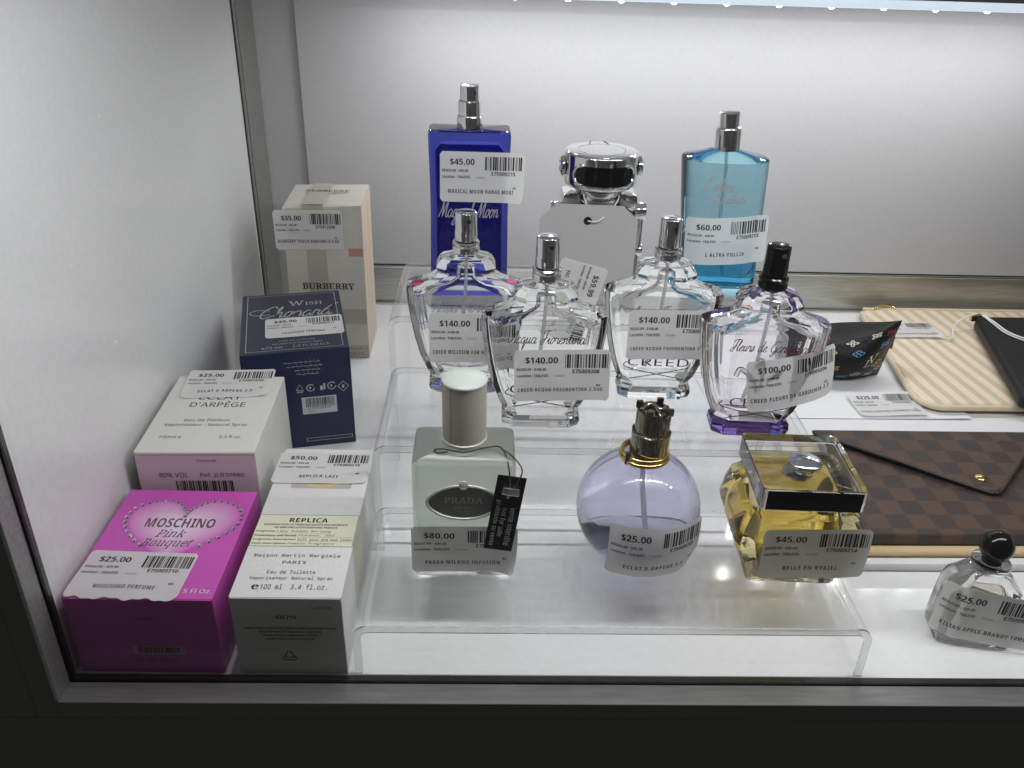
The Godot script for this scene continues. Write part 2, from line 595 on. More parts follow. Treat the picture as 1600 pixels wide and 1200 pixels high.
func case_shell() -> void:
	structure("shelf_floor", [[slab(Vector3(-239.9, -12, -920), Vector3(1160, 0, -364.4), 0.5), M.floor]])
	structure("wall_left", [[slab(Vector3(-254, -12, -940), Vector3(-240, 520, -364.4), 0.5), M.wall]])
	structure("wall_right", [[slab(Vector3(1160, -12, -940), Vector3(1174, 520, -361), 0.5), M.wall]])
	structure("wall_back", [[slab(Vector3(-240, 0, -936), Vector3(1160, 520, -924), 0.3), M.door]])
	structure("ceiling", [[slab(Vector3(-239, 456, -923), Vector3(1159, 468, -364.5), 0.3), M.ceiling]])
	var d := thing("sliding_door", "pale grey sliding door panel closing the back of the case", "door", Vector3(0, 0.047, -0.921))
	part(d, "panel", [[slab(Vector3(-195, 1, -3), Vector3(1158, 470, 3), 1.2), M.door]])
	var k := thing("door_track", "brushed aluminium track along the foot of the back wall", "rail", Vector3(0, 0, -0.92))
	part(k, "track", [[slab(Vector3(-196, 3, -2), Vector3(1158, 44.5, 2), 0.6), M.rail]])
	part(k, "top_lip", [[slab(Vector3(-196, 44.6, -2), Vector3(1158, 47.2, 5), 0.8), M.satin]])
	part(k, "foot_lip", [[slab(Vector3(-196, 0.1, -2), Vector3(1158, 2.8, 7), 0.8), M.satin]])
	var p := thing("corner_post", "grey metal corner post with two dark seams beside the back wall", "post", Vector3(-0.24, 0, -0.89))
	part(p, "post_face", [[slab(Vector3(0.1, 0.1, -33), Vector3(3, 519, 24), 0.5), M.rail]])
	part(p, "bead", [[slab(Vector3(0.1, 0.1, 26), Vector3(2.6, 519, 30), 0.8), M.rail]])
	part(p, "seam", [[slab(Vector3(0.1, 0.1, 24.2), Vector3(0.6, 519, 25.8), 0.1), M.black_matt]])
	part(p, "seam", [[slab(Vector3(0.1, 0.1, 30.2), Vector3(0.6, 519, 32), 0.1), M.black_matt]])
	var scuff := mat(lin(0.86, 0.86, 0.85), 0.6)
	var chip := thing("paint_scuff", "tiny pale scratches on the left wall of the case", "scratch", Vector3(-0.24, 0, 0))
	var sg := Geo.new()
	var on_wall := func(x: float, y: float) -> Vector3: return Vector3(0.15, y, x)
	for e in [[-545.0, 283.0, 3.0, 1.6], [-628.0, 252.0, 1.2, 0.7], [-505.0, 150.0, 4.0, 0.4], [-470.0, 215.0, 1.0, 0.8], [-600.0, 190.0, 1.4, 0.5]]:
		line(sg, smooth_path(PackedVector2Array([Vector2(e[0], e[1]), Vector2(e[0] + e[2] * 0.5, e[1] + e[3]), Vector2(e[0] + e[2], e[1] + e[3] * 1.1)]), 4), 0.7, on_wall)
	part(chip, "scratch", [[sg, scuff, 60.0]]).set_meta("kind", "stuff")
	# front: glass in a metal trim, the dark cabinet round it
	var gl := thing("front_glass", "clear glass pane closing the front of the case", "glass pane", Vector3(0, 0, -0.3615))
	part(gl, "pane", [[slab(Vector3(-238, 1, -2), Vector3(1150, 515, 2), 0.3), M.front_glass]])
	var tr := thing("front_trim", "narrow aluminium reveal framing the glass front", "trim", Vector3(0, 0, -0.351))
	part(tr, "bottom_bar", [[slab(Vector3(-241.6, -12, -7.4), Vector3(1160, 0.3, 7.4), 0.8), M.trim]])
	part(tr, "side_bar", [[slab(Vector3(-252, 0.4, -7.4), Vector3(-239.8, 520, 7.4), 0.8), M.trim]])
	part(tr, "gasket", [[slab(Vector3(-239.7, -1.5, -13.2), Vector3(1160, 0.9, -7.5), 0.5), M.gasket]])
	part(tr, "gasket", [[slab(Vector3(-241.5, 1.0, -13.2), Vector3(-238.6, 520, -7.5), 0.5), M.gasket]])
	structure("cabinet_front", [[slab(Vector3(-900, -700, -380), Vector3(1500, -12.2, -343.4), 0.6).join(slab(Vector3(-241.7, -12.1, -348), Vector3(1500, -0.2, -343.5), 0.2)), M.cabinet]])
	structure("cabinet_side", [[slab(Vector3(-900, -12.1, -400), Vector3(-254.5, 700, -343.4), 0.6).join(slab(Vector3(-254.4, -12.1, -360.5), Vector3(-241.8, 700, -343.5), 0.2)), M.cabinet]])

func led_strip() -> void:
	var tape := mat(lin(0.6, 0.68, 0.75), 0.4)
	tape.emission_enabled = true
	tape.emission = lin(0.75, 0.88, 1.0)
	tape.emission_energy_multiplier = 0.6
	var glow := mat(Color.WHITE, 0.4)
	glow.emission_enabled = true
	glow.emission = lin(0.9, 0.96, 1.0)
	glow.emission_energy_multiplier = 12.0
	var mesh := commit([[Geo.new().lathe([[0.4, -1.6], [1.6, -1.4], [2.6, -0.6], [3.2, 0.6]], 16).closed(), glow, 60.0]])
	# each LED: a glowing chip and a lamp of its size just below it; lean is how far it looks away from straight down
	for e in [["row of cool white lights under the metal rail at the back wall", Vector3(-0.095, 0.338, -0.831), 755.0, -4.0, BACK_ENERGY], ["row of cool white lights along the top of the front glass", Vector3(-0.125, 0.436, -0.388), 775.0, -4.0, FRONT_ENERGY]]:
		var s := thing("led_strip", e[0], "light strip", e[1])
		part(s, "rail", [[slab(Vector3(0, 4.2, -9), Vector3(e[2], 14, 9), 1.0), M.chrome]])
		part(s, "light_tape", [[slab(Vector3(0, -3.6, -5), Vector3(e[2], 4.1, 5), 2.0), tape]])
		var count := int((e[2] - 20.0) / 47.5)
		for i in count:
			var o := MeshInstance3D.new()
			o.name = "led"
			o.mesh = mesh
			s.add_child(o, true)
			o.position = Vector3(0.02 + i * 0.0475, -0.0035, 0.0003 * e[3])
			o.rotation_degrees.x = -e[3]
			var lamp := AreaLight3D.new()
			lamp.name = "led_lamp"
			lamp.area_size = Vector2(0.008, 0.008)
			lamp.light_energy = e[4]
			lamp.light_color = Color(0.985, 0.99, 1.0)
			lamp.area_range = 4.0
			lamp.shadow_enabled = true
			s.add_child(lamp, true)
			lamp.position = o.position + o.basis * Vector3(0, -0.0030, 0)
			lamp.rotation_degrees.x = -90.0 - e[3]

# ---------------------------------------------------------------- acrylic risers
const TIER := [37.5, 87.0, 130.0]
func risers() -> void:
	var names := ["low clear acrylic riser with three bottles on it, touching the front glass", "middle clear acrylic riser carrying the four crested bottles", "tallest clear acrylic riser at the back carrying three bottles"]
	var front := [-366.0, -480.0, -594.0]
	for k in 3:
		var h: float = TIER[k]
		var x0 := -75.5
		var x1 := 230.5
		var t := 4.6
		# section across x, y: down, over, down
		var outer := PackedVector2Array()
		var inner := PackedVector2Array()
		var R := 9.0
		outer.append(Vector2(x0, 0.05))
		inner.append(Vector2(x0 + t, 0.05))
		for c in [[x0 + R, PI, PI / 2], [x1 - R, PI / 2, 0.0]]:
			for i in 7:
				var a: float = lerpf(c[1], c[2], i / 6.0)
				var q := Vector2(c[0], h - R)
				outer.append(q + Vector2(cos(a), sin(a)) * R)
				inner.append(q + Vector2(cos(a), sin(a)) * (R - t))
		outer.append(Vector2(x1, 0.05))
		inner.append(Vector2(x1 - t, 0.05))
		var sheet := Geo.new()
		var bends := [Geo.new(), Geo.new()]
		var z0 := -1.3
		var z1 := -112.2
		var solid := func(i0: int, i1: int, za: float, zb: float) -> Geo:
			# the part of the section from point i0 to i1 as one solid
			var loop := PackedVector2Array()
			for i in range(i0, i1 + 1):
				loop.append(outer[i])
			for i in range(i1, i0 - 1, -1):
				loop.append(inner[i])
			var g := Geo.new()
			for side in [za, zb]:
				for i in range(i0, i1):
					g.face(Vector3(outer[i].x, outer[i].y, side), Vector3(outer[i + 1].x, outer[i + 1].y, side), Vector3(inner[i + 1].x, inner[i + 1].y, side), Vector3(inner[i].x, inner[i].y, side))
					if side == zb:
						var n := g.ix.size()
						for q in [n - 6, n - 3]:
							var keep := g.ix[q]
							g.ix[q] = g.ix[q + 1]
							g.ix[q + 1] = keep
			for i in loop.size():
				var a := loop[i]
				var c := loop[(i + 1) % loop.size()]
				g.face(Vector3(c.x, c.y, za), Vector3(a.x, a.y, za), Vector3(a.x, a.y, zb), Vector3(c.x, c.y, zb))
			return g.closed()
		for i in outer.size() - 1:
			for e in [[outer, false], [inner, true]]:
				var a: Vector2 = e[0][i]
				var b: Vector2 = e[0][i + 1]
				var q := [Vector3(a.x, a.y, z0), Vector3(b.x, b.y, z0), Vector3(b.x, b.y, z1), Vector3(a.x, a.y, z1)]
				if e[1]:
					q.reverse()
				(sheet if i in [0, 7, 14] else bends[0] if i < 7 else bends[1]).face(q[0], q[1], q[2], q[3])
		var r := thing("acrylic_riser", names[k], "display riser", Vector3(0, 0, front[k] * 0.001), 0, "stepped acrylic risers")
		part(r, "sheet", [[sheet, M.acrylic, 50.0]])
		for b in bends:
			part(r, "bend", [[b, M.acrylic_bend, 50.0]])
		part(r, "cut_edge", [[solid.call(0, outer.size() - 1, 0.0, z0 + 0.02), M.acrylic_edge, 40.0]])
		part(r, "cut_edge", [[solid.call(0, outer.size() - 1, z1 - 0.02, -113.5), M.acrylic_edge, 40.0]])

# ---------------------------------------------------------------- cartons
# the faces of a carton of width w, height h, depth d whose base centre is the origin
func top_of(w: float, h: float, d: float) -> Callable:
	return func(x: float, y: float) -> Vector3: return Vector3(-w / 2 + x, h + 0.12, d / 2 - y)
func front_of(w: float, _h: float, d: float) -> Callable:
	return func(x: float, y: float) -> Vector3: return Vector3(-w / 2 + x, y, d / 2 + 0.12)
func right_of(w: float, _h: float, d: float) -> Callable:
	return func(x: float, y: float) -> Vector3: return Vector3(w / 2 + 0.12, y, d / 2 - x)
func raised(f: Callable, by: Vector3) -> Callable:
	return func(x: float, y: float) -> Vector3: return f.call(x, y) + by

const LYING := Basis(Vector3(1, 0, 0), Vector3(0, 0, -1), Vector3(0, 1, 0))

func carton(o: Node3D, w: float, h: float, d: float, m: Material, prints: Array, bev := 0.7) -> void:
	part(o, "carton", [[Geo.new().box(Vector3(0, h / 2, 0), Vector3(w, h, d), bev).closed(), m]])
	# the folded edge of the tuck flap stands a little proud of the end
	part(o, "tuck_flap", [[Geo.new().box(Vector3(0, h - 1.25, d / 2 + 0.1), Vector3(w - 1.4, 1.5, 0.7), 0.2).closed(), m]])
	var g := []
	for p in prints:
		g.append([p[0], p[1], 60.0])
	part(o, "print", g)

func outline(g: Geo, x: float, y: float, w: float, h: float, t: float, f: Callable) -> void:
	patch(g, x, y, w, t, f)
	patch(g, x, y + h - t, w, t, f)
	patch(g, x, y + t, t, h - 2 * t, f)
	patch(g, x + w - t, y + t, t, h - 2 * t, f)

func barcode(g: Geo, x: float, y: float, w: float, h: float, sd: int, f: Callable) -> void:
	var rng := RandomNumberGenerator.new()
	rng.seed = sd
	var at := 0.0
	while at < w:
		var b := rng.randi_range(1, 3) * w / 110.0
		patch(g, x + at, y, b, h, f)
		at += b + rng.randi_range(1, 3) * w / 120.0

func cartons() -> void:
	var card_grain := noise_texture(0.2, Color(0.95, 0.95, 0.95), Color(1, 1, 1), 256, 3, 12)
	# --- pink
	var w := 84.0
	var h := 58.0
	var d := 102.5
	var o := thing("perfume_box", "magenta perfume box with a rhinestone heart, lying face up beside the wall", "box", Vector3(-0.1935, 0, -0.4172), -0.6, "boxed perfumes")
	var pink := mat(lin(0.56, 0.085, 0.44), 0.34)
	var top := top_of(w, h, d)
	var glow := Geo.new()
	var heart := func(a: float) -> Vector2:
		var s := sin(a)
		return Vector2(16 * s * s * s, 13 * cos(a) - 5 * cos(2 * a) - 2 * cos(3 * a) - cos(4 * a))
	var hc := Vector2(45, 63)
	# the print pales towards the middle of the heart: rings of ink
	var pale := []
	for k in 16:
		pale.append(mat(lin(lerpf(0.58, 0.76, pow(k / 15.0, 0.7)), lerpf(0.12, 0.60, pow(k / 15.0, 0.7)), lerpf(0.47, 0.71, pow(k / 15.0, 0.7))), 0.34))
	var prints := []
	for k in 16:
		var g := Geo.new()
		var c: Vector2 = hc + Vector2(0, 1)
		var lift := raised(top, Vector3(0, 0.008 * k, 0))
		var m := g.add(lift.call(c.x, c.y))
		var s := 2.2 * (1.0 - k / 18.5)
		var ring := []
		for i in 64:
			var q: Vector2 = heart.call(TAU * i / 64) * s
			ring.append(g.add(lift.call(c.x + q.x, c.y + q.y * 1.03)))
		for i in 64:
			g.tri(m, ring[(i + 1) % 64], ring[i])
		prints.append([g, pale[k]])
	var grey := Geo.new()
	var lifted := raised(top, Vector3(0, 0.2, 0))
	words(grey, "MOSCHINO", "bold", 23, 63, 43, 9.0, lifted)
	words(grey, "Pink", "serif", 33, 53.5, 17, 7.5, lifted, 0.3)
	words(grey, "Bouquet", "serif", 26, 42.5, 30, 9.5, lifted, 0.3)
	prints.append([grey, mat(lin(0.16, 0.10, 0.15), 0.35, 0.4)])
	var white := Geo.new()
	words(white, "S Fl Oz.", "sans", 66, 4.5, 16, 3.6, lifted)
	prints.append([white, M.white])
	var fr := front_of(w, h, d)
	var lab := Geo.new()
	patch(lab, 33, 15, 30, 6.5, fr)
	prints.append([lab, mat(lin(0.5, 0.36, 0.47), 0.4)])
	var code := Geo.new()
	barcode(code, 36, 16.2, 24, 4.6, 5, raised(fr, Vector3(0, 0, 0.1)))
	words(code, "3.4 FL. OZ.  100 ML", "sans", 30, 8.5, 28, 0, fr)
	words(code, "VAPO SPRAY", "sans", 38, 42, 12, 0, fr)
	prints.append([code, mat(lin(0.05, 0.006, 0.04), 0.5)])
	carton(o, w, h, d, pink, prints)
	var gems := Geo.new()
	for i in 58:
		var a := TAU * (i + 0.5) / 58
		var q: Vector2 = heart.call(a)
		var at: Vector3 = top.call(hc.x + q.x * 2.25, hc.y + q.y * 2.3)
		if hc.y + q.y * 2.3 < 43.0 and hc.x + q.x * 2.25 < 68.0:
			continue
		gems.join(Geo.new().lathe([[1.5, 0.0], [1.5, 0.3], [0.9, 1.1], [0.1, 1.15]], 7).moved(Transform3D(Basis(Vector3.UP, i * 1.7), at)).closed())
	var gm := part(o, "rhinestone", [[gems, mat(lin(0.7, 0.7, 0.72), 0.12, 0.9), 20.0]])
	gm.set_meta("kind", "stuff")
	sticker(o, {"price": "$25.00", "code": "E75009710", "name": "MOSCHINO PERFUME", "mark": "BE"}, Transform3D(LYING * Basis(Vector3.BACK, -0.03), Vector3(-9.5, h + 0.5, 51.0)), bent(1e4, 0.3), "price_label", 3.0)
	# --- the white one with a printed cream panel
	w = 63.2
	h = 60.0
	d = 152.0
	o = thing("perfume_box", "long white perfume box with a cream typed panel, lying face up against the riser", "box", Vector3(-0.1111, 0, -0.4415), -0.2, "boxed perfumes")
	var card := mat(lin(0.72, 0.725, 0.70), 0.55)
	card.albedo_texture = card_grain
	card.uv1_triplanar = true
	card.uv1_scale = Vector3(9, 9, 9)
	top = top_of(w, h, d)
	fr = front_of(w, h, d)
	prints = []
	var cream := Geo.new()
	patch(cream, 0.4, 44, w - 0.8, 31, top)
	var rt := right_of(w, h, d)
	patch(cream, 44, 26, 31, h - 26.4, rt)
	prints.append([cream, mat(lin(0.74, 0.73, 0.56), 0.6)])
	var photo_a := Geo.new()
	patch(photo_a, 13, 104, 40, 14, top)
	prints.append([photo_a, mat(lin(0.45, 0.42, 0.37), 0.45)])
	var photo_b := Geo.new()
	line(photo_b, smooth_path(PackedVector2Array([Vector2(24, 108), Vector2(31, 105.8), Vector2(38, 107), Vector2(45, 109.5)])), 3.6, raised(top, Vector3(0, 0.06, 0)))
	prints.append([photo_b, mat(lin(0.62, 0.45, 0.22), 0.45)])
	var k1 := Geo.new()
	lifted = raised(top, Vector3(0, 0.1, 0))
	words(k1, "REPLICA", "bold", 20, 67.4, 24, 4.2, lifted)
	words(k1, "REPRODUCTION OF FAMILIAR SCENTS AND MOMENTS", "bold", 5, 64.2, 52, 1.7, lifted)
	words(k1, "OF VARYING LOCATIONS AND PERIODS", "bold", 12, 61.4, 39, 1.7, lifted)
	var rows := [["Originally:", "Lazy Sunday Morning", 12.0, 33.0], ["Provenance and Period:", "Florence, 2003", 26.0, 22.0], ["Fragrance Description:", "Soft skin and bed linen", 26.0, 34.0], ["Style Description:", "Female fragrance", 21.0, 28.0]]
	for i in 4:
		var y := 57.2 - i * 3.9
		words(k1, rows[i][0], "bold", 1.5, y, rows[i][2], 2.1, lifted)
		words(k1, rows[i][1], "mono", 2.5 + rows[i][2], y, minf(rows[i][3], 59.0 - rows[i][2]), 2.3, lifted)
		for q in 26:
			patch(k1, 2.5 + rows[i][2] + q * 1.3, y - 0.7, 0.7, 0.22, lifted)
	words(k1, "Maison Martin Margiela", "mono", 6, 33.5, 51, 3.6, lifted)
	words(k1, "PARIS", "mono", 24, 28.2, 14, 2.6, lifted)
	words(k1, "Eau de Toilette", "mono", 17, 19.6, 28, 2.9, lifted)
	words(k1, "Vaporisateur Natural Spray", "mono", 8, 13.8, 48, 3.4, lifted)
	words(k1, "e", "serif_bold", 11, 6.4, 4, 3.8, lifted)
	words(k1, "100 ml  3.4 fl.oz.", "mono", 16, 6.4, 38, 4.2, lifted)
	outline(k1, 0.4, 44, w - 0.8, 31, 0.25, lifted)
	words(k1, "62L71V", "bold", 25, 44, 12, 2.4, fr)
	words(k1, "LS09768", "mono", 46, 51.5, 11, 2.0, fr)
	for i in 4:
		words(k1, ["UNDISCOVERED SCENTS AND TIMELESS MEMORIES FROM THE PAST", "MAISON MARTIN MARGIELA PARFUMS", "14 RUE ROYALE 75008 PARIS FRANCE", "50 WEST STREET NEW YORK 10019 USA"][i], "bold", [6.0, 14.0, 16.0, 18.0][i], 36 - i * 2.8, [53.0, 36.0, 32.0, 28.0][i], 1.5, fr)
	for e in [[Vector2(26, 12), Vector2(29.6, 18.6)], [Vector2(30.6, 18.8), Vector2(34.6, 12.2)], [Vector2(33.6, 11.6), Vector2(27, 11.6)]]:
		line(k1, PackedVector2Array(e), 0.75, fr)
	words(k1, "PAP", "bold", 28, 13, 5, 1.6, fr)
	prints.append([k1, M.ink])
	carton(o, w, h, d, card, prints)
	sticker(o, {"price": "$50.00", "code": "E75009218", "name": "REPLICA LAZY", "mark": "e"}, Transform3D(LYING * Basis(Vector3.BACK, 0.005) * Basis(Vector3.RIGHT, -0.02), Vector3(-1.0, h + 0.7, -32.6)), bent(1e4, 0.4, 0.8))
	# --- the pale pink and ivory one
	w = 79.0
	h = 83.0
	d = 105.0
	o = thing("perfume_box", "ivory perfume box with a pale pink end, standing behind the magenta box", "box", Vector3(-0.1935, 0, -0.5295), 1.5, "boxed perfumes")
	var ivory := mat(lin(0.70, 0.69, 0.64), 0.5)
	ivory.albedo_texture = card_grain
	ivory.uv1_triplanar = true
	ivory.uv1_scale = Vector3(9, 9, 9)
	top = top_of(w, h, d)
	fr = front_of(w, h, d)
	lifted = raised(fr, Vector3(0, 0, 0.1))
	var rose := Geo.new()
	patch(rose, 0.6, 0.6, w - 1.2, h - 1.2, fr)
	var k2 := Geo.new()
	words(k2, "ECLAT", "sans", 24, 69, 30, 6.6, top)
	words(k2, "D'ARPEGE", "sans", 20, 58.5, 39, 6.4, top)
	line(k2, PackedVector2Array([Vector2(45.6, 67.2), Vector2(47.2, 65.6)]), 0.8, top)
	words(k2, "Eau de Parfum", "sans", 22, 38.5, 31, 3.6, top)
	words(k2, "Vaporisateur - Natural Spray", "sans", 10, 31.5, 57, 4.4, top)
	words(k2, "100ml e", "sans", 11, 16.5, 15, 3.7, top)
	words(k2, "3.3 fl.oz.", "sans", 51, 16.5, 15, 3.7, top)
	words(k2, "80% VOL", "sans", 14, 62.5, 19, 3.9, lifted)
	words(k2, "Ref. JLB30680", "sans", 41, 62.5, 29, 3.9, lifted)
	words(k2, "25D490186", "mono", 40, 75, 13, 2.0, lifted)
	barcode(k2, 24, 44, 38, 16, 77, lifted)
	carton(o, w, h, d, ivory, [[rose, mat(lin(0.62, 0.5, 0.54), 0.5)], [k2, M.ink]])
	sticker(o, {"price": "$25.00", "code": "E75009204", "name": "ECLAT D ARPEGE 3.3"}, Transform3D(LYING * Basis(Vector3.BACK, 0.045) * Basis(Vector3.RIGHT, 0.05), Vector3(2.0, h + 0.5, -19.5)), bent(1e4, 0.5, 1.2), "price_label", 1.2)
	# --- navy
	w = 85.5
	h = 90.0
	d = 122.0
	o = thing("perfume_box", "navy blue perfume box with silver script, turned slightly, behind the ivory box", "box", Vector3(-0.1660, 0, -0.6705), 13.0, "boxed perfumes")
	var navy := mat(lin(0.010, 0.014, 0.062), 0.34)
	top = top_of(w, h, d)
	fr = front_of(w, h, d)
	var slate := Geo.new()
	patch(slate, 0.5, 0.5, w - 1, d - 1, top)
	lifted = raised(top, Vector3(0, 0.1, 0))
	var sv := Geo.new()
	outline(sv, 4.5, 5, w - 9, d - 9, 0.5, lifted)
	words(sv, "W", "serif", 40, 92.5, 13, 10, lifted)
	words(sv, "ISH", "serif", 54, 92.5, 15, 6.5, lifted)
	handwriting(sv, "Chopard", 13, 69, 62, 1.2, lifted, 1.25)
	line(sv, smooth_path(PackedVector2Array([Vector2(24, 84), Vector2(13, 87), Vector2(7, 82), Vector2(11, 76), Vector2(24, 76)])), 0.9, lifted)
	line(sv, smooth_path(PackedVector2Array([Vector2(70, 80), Vector2(76, 87), Vector2(83, 93)])), 1.0, lifted)
	words(sv, "EAU DE PARFUM", "sans", 31, 20.5, 28, 2.0, lifted)
	words(sv, "VAPORISATEUR NATURAL SPRAY", "sans", 25, 15.6, 40, 2.0, lifted)
	words(sv, "e75 mL", "sans", 17, 8.3, 17, 4.2, lifted)
	words(sv, "2.5 FL.OZ.U.S.", "sans", 41, 9.0, 30, 4.0, lifted)
	words(sv, "4 7770 344101", "sans", 50, 38.8, 21, 1.9, raised(fr, Vector3(0, 0, 0.2)))
	# small grey lines of print, the recycling marks and the boxed edge on the end
	for i in 4:
		var rng := RandomNumberGenerator.new()
		rng.seed = 40 + i
		var x := [33.0, 35.0, 41.0, 42.0][i] as float
		var end := [59.0, 63.5, 58.5, 57.0][i] as float
		while x < end:
			var l := rng.randf_range(1.4, 4.0)
			var p := PackedVector2Array()
			for q in 5:
				p.append(Vector2(x + l * q / 4.0, 80.5 - i * 3.6 + rng.randf_range(-0.5, 0.6)))
			line(sv, smooth_path(p, 3), 0.42, fr)
			if rng.randf() < 0.7:
				patch(sv, x + l * 0.4, 82.0 - i * 3.6, 0.5, 0.4, fr)
			x += l + 0.7
	for e in [[Vector2(40.5, 55), Vector2(43.4, 60.3), Vector2(46.3, 55), Vector2(40.5, 55)], [Vector2(73.8, 55.5), Vector2(78.2, 60.2), Vector2(82.6, 55.5), Vector2(78.2, 50.8), Vector2(73.8, 55.5)]]:
		line(sv, PackedVector2Array(e), 0.55, fr)
	words(sv, "PAP", "bold", 41, 52.4, 5, 1.7, fr)
	for c in [[52.0, 56.5, 3.0], [69.0, 57.0, 3.2]]:
		var p := PackedVector2Array()
		for q in 17:
			var a := TAU * q / 18 + 0.6
			p.append(Vector2(c[0] + cos(a) * c[2], c[1] + sin(a) * c[2]))
		line(sv, p, 0.7, fr)
		patch(sv, c[0] - 1.0, c[1] - 1.0, 1.2, 2.2, fr)
	patch(sv, 59.6, 53.6, 2.2, 4.0, fr)
	patch(sv, 62.4, 54.2, 1.4, 3.6, fr)
	patch(sv, 62.2, 58.2, 1.7, 1.5, fr)
	patch(sv, 77.4, 53.9, 1.6, 2.9, fr)
	outline(sv, 45, 5.5, 38, 3.2, 0.35, fr)
	var lab2 := Geo.new()
	patch(lab2, 44, 32, 28, 16, fr)
	var bars := Geo.new()
	barcode(bars, 47, 38.5, 23, 8.5, 19, raised(fr, Vector3(0, 0, 0.15)))
	words(bars, "121", "sans", 48, 33.4, 6, 2.2, raised(fr, Vector3(0, 0, 0.15)))
	words(bars, "4 7770 344191", "sans", 49, 36.2, 18, 1.8, raised(fr, Vector3(0, 0, 0.15)))
	carton(o, w, h, d, navy, [[slate, mat(lin(0.020, 0.023, 0.045), 0.36)], [sv, M.silver_ink], [lab2, mat(lin(0.55, 0.57, 0.6), 0.5)], [bars, M.ink]])
	sticker(o, {"price": "$25.00", "code": "E75009711", "name": "CHOPPARD PERFUME"}, Transform3D(LYING * Basis(Vector3.BACK, 0.0), Vector3(9.0, h + 0.4, 33.5)) * Transform3D(Basis(), Vector3(0, 0, 0)), bent(1e4, 0.2), "price_label")
	# --- the tall beige one
	w = 75.0
	h = 159.0
	d = 71.0
	o = thing("perfume_box", "tall beige checked perfume box with taped crumpled top, standing by the corner post", "box", Vector3(-0.157, 0, -0.8125), 0.8, "boxed perfumes")
	var beige := mat(lin(0.62, 0.595, 0.525), 0.5)
	beige.albedo_texture = card_grain
	beige.uv1_triplanar = true
	beige.uv1_scale = Vector3(9, 9, 9)
	top = top_of(w, h, d)
	fr = front_of(w, h, d)
	rt = right_of(w, h, d)
	var band := Geo.new()
	patch(band, 21, 0.6, 19, h - 1.2, fr)
	patch(band, 0.6, 38, 20.4, 16, fr)
	patch(band, 40, 38, w - 40.6, 16, fr)
	patch(band, 40, 0.6, w - 40.6, 14, fr)
	patch(band, 0.6, 0.6, 20.4, 14, fr)
	patch(band, 21, 0.6, 19, d - 1.2, top)
	var cross := Geo.new()
	patch(cross, 21, 38, 19, 16, raised(fr, Vector3(0, 0, 0.08)))
	var red := Geo.new()
	patch(red, 61, 109, w - 61.6, 8, fr)
	line(red, PackedVector2Array([Vector2(8, 118), Vector2(26, 140)]), 1.4, rt)
	line(red, PackedVector2Array([Vector2(20, 2), Vector2(20, 116)]), 2.2, rt)
	line(red, PackedVector2Array([Vector2(44, 2), Vector2(44, 150)]), 2.2, rt)
	var sidec := Geo.new()
	patch(sidec, 0.6, 0.6, d - 1.2, h - 1.2, rt)
	var kb := Geo.new()
	words(kb, "BURBERRY", "serif_bold", 14.5, 75, 50, 6.3, raised(fr, Vector3(0, 0, 0.12)))
	words(kb, "TOUCH", "serif_bold", 31, 69, 17, 2.8, raised(fr, Vector3(0, 0, 0.12)))
	words(kb, "BURBERRY", "serif_bold", 17, 42, 42, 5.5, raised(top, Vector3(0, 0.12, 0)))
	words(kb, "3.3 FL.OZ.", "serif", 52, 4, 18, 2.6, raised(fr, Vector3(0, 0, 0.12)))
	words(kb, "EAU DE PARFUM", "serif", 48, 10, 20, 1.6, raised(fr, Vector3(0, 0, 0.12)))
	# the crumpled lid: a bevelled block whose left shoulder is pushed in
	var lid := Geo.new().box(Vector3(0, h / 2, 0), Vector3(w, h, d), 1.2).closed()
	for i in lid.v.size():
		var p := lid.v[i]
		if p.y > h - 3.0 and p.x < 0:
			lid.v[i] = p + Vector3(1.6, -2.6 - 2.0 * sin(p.z * 0.2), 0)
	part(o, "carton", [[lid, beige]])
	part(o, "print", [[band, mat(lin(0.44, 0.41, 0.34), 0.5)], [cross, mat(lin(0.36, 0.335, 0.275), 0.5)], [sidec, mat(lin(0.66, 0.55, 0.42), 0.5)], [red, mat(lin(0.5, 0.26, 0.2), 0.5)], [kb, M.ink]])
	var tape := Geo.new()
	tape.sheet(func(u: float, q: float) -> Vector3:
		var y := h + 0.5 - q * 9.0
		return Vector3(-34 + u * 60 + sin(q * 5 + u * 3) * 1.2, y + 1.4 * sin(u * 17) * q, d / 2 + 0.5 + 0.6 * sin(u * 23) * q), 24, 6)
	part(o, "tape", [[tape, pane(lin(0.8, 0.78, 0.7, 0.12), 0.12), 60.0]])
	sticker(o, {"price": "$35.00", "code": "E75012508", "name": "BURBERRY TOUCH PERFUME 3.3 OZ"}, Transform3D(Basis(Vector3.BACK, 0.012), Vector3(-12.0, 115.5, d / 2 + 0.9)), bent(1e4, 0.3))

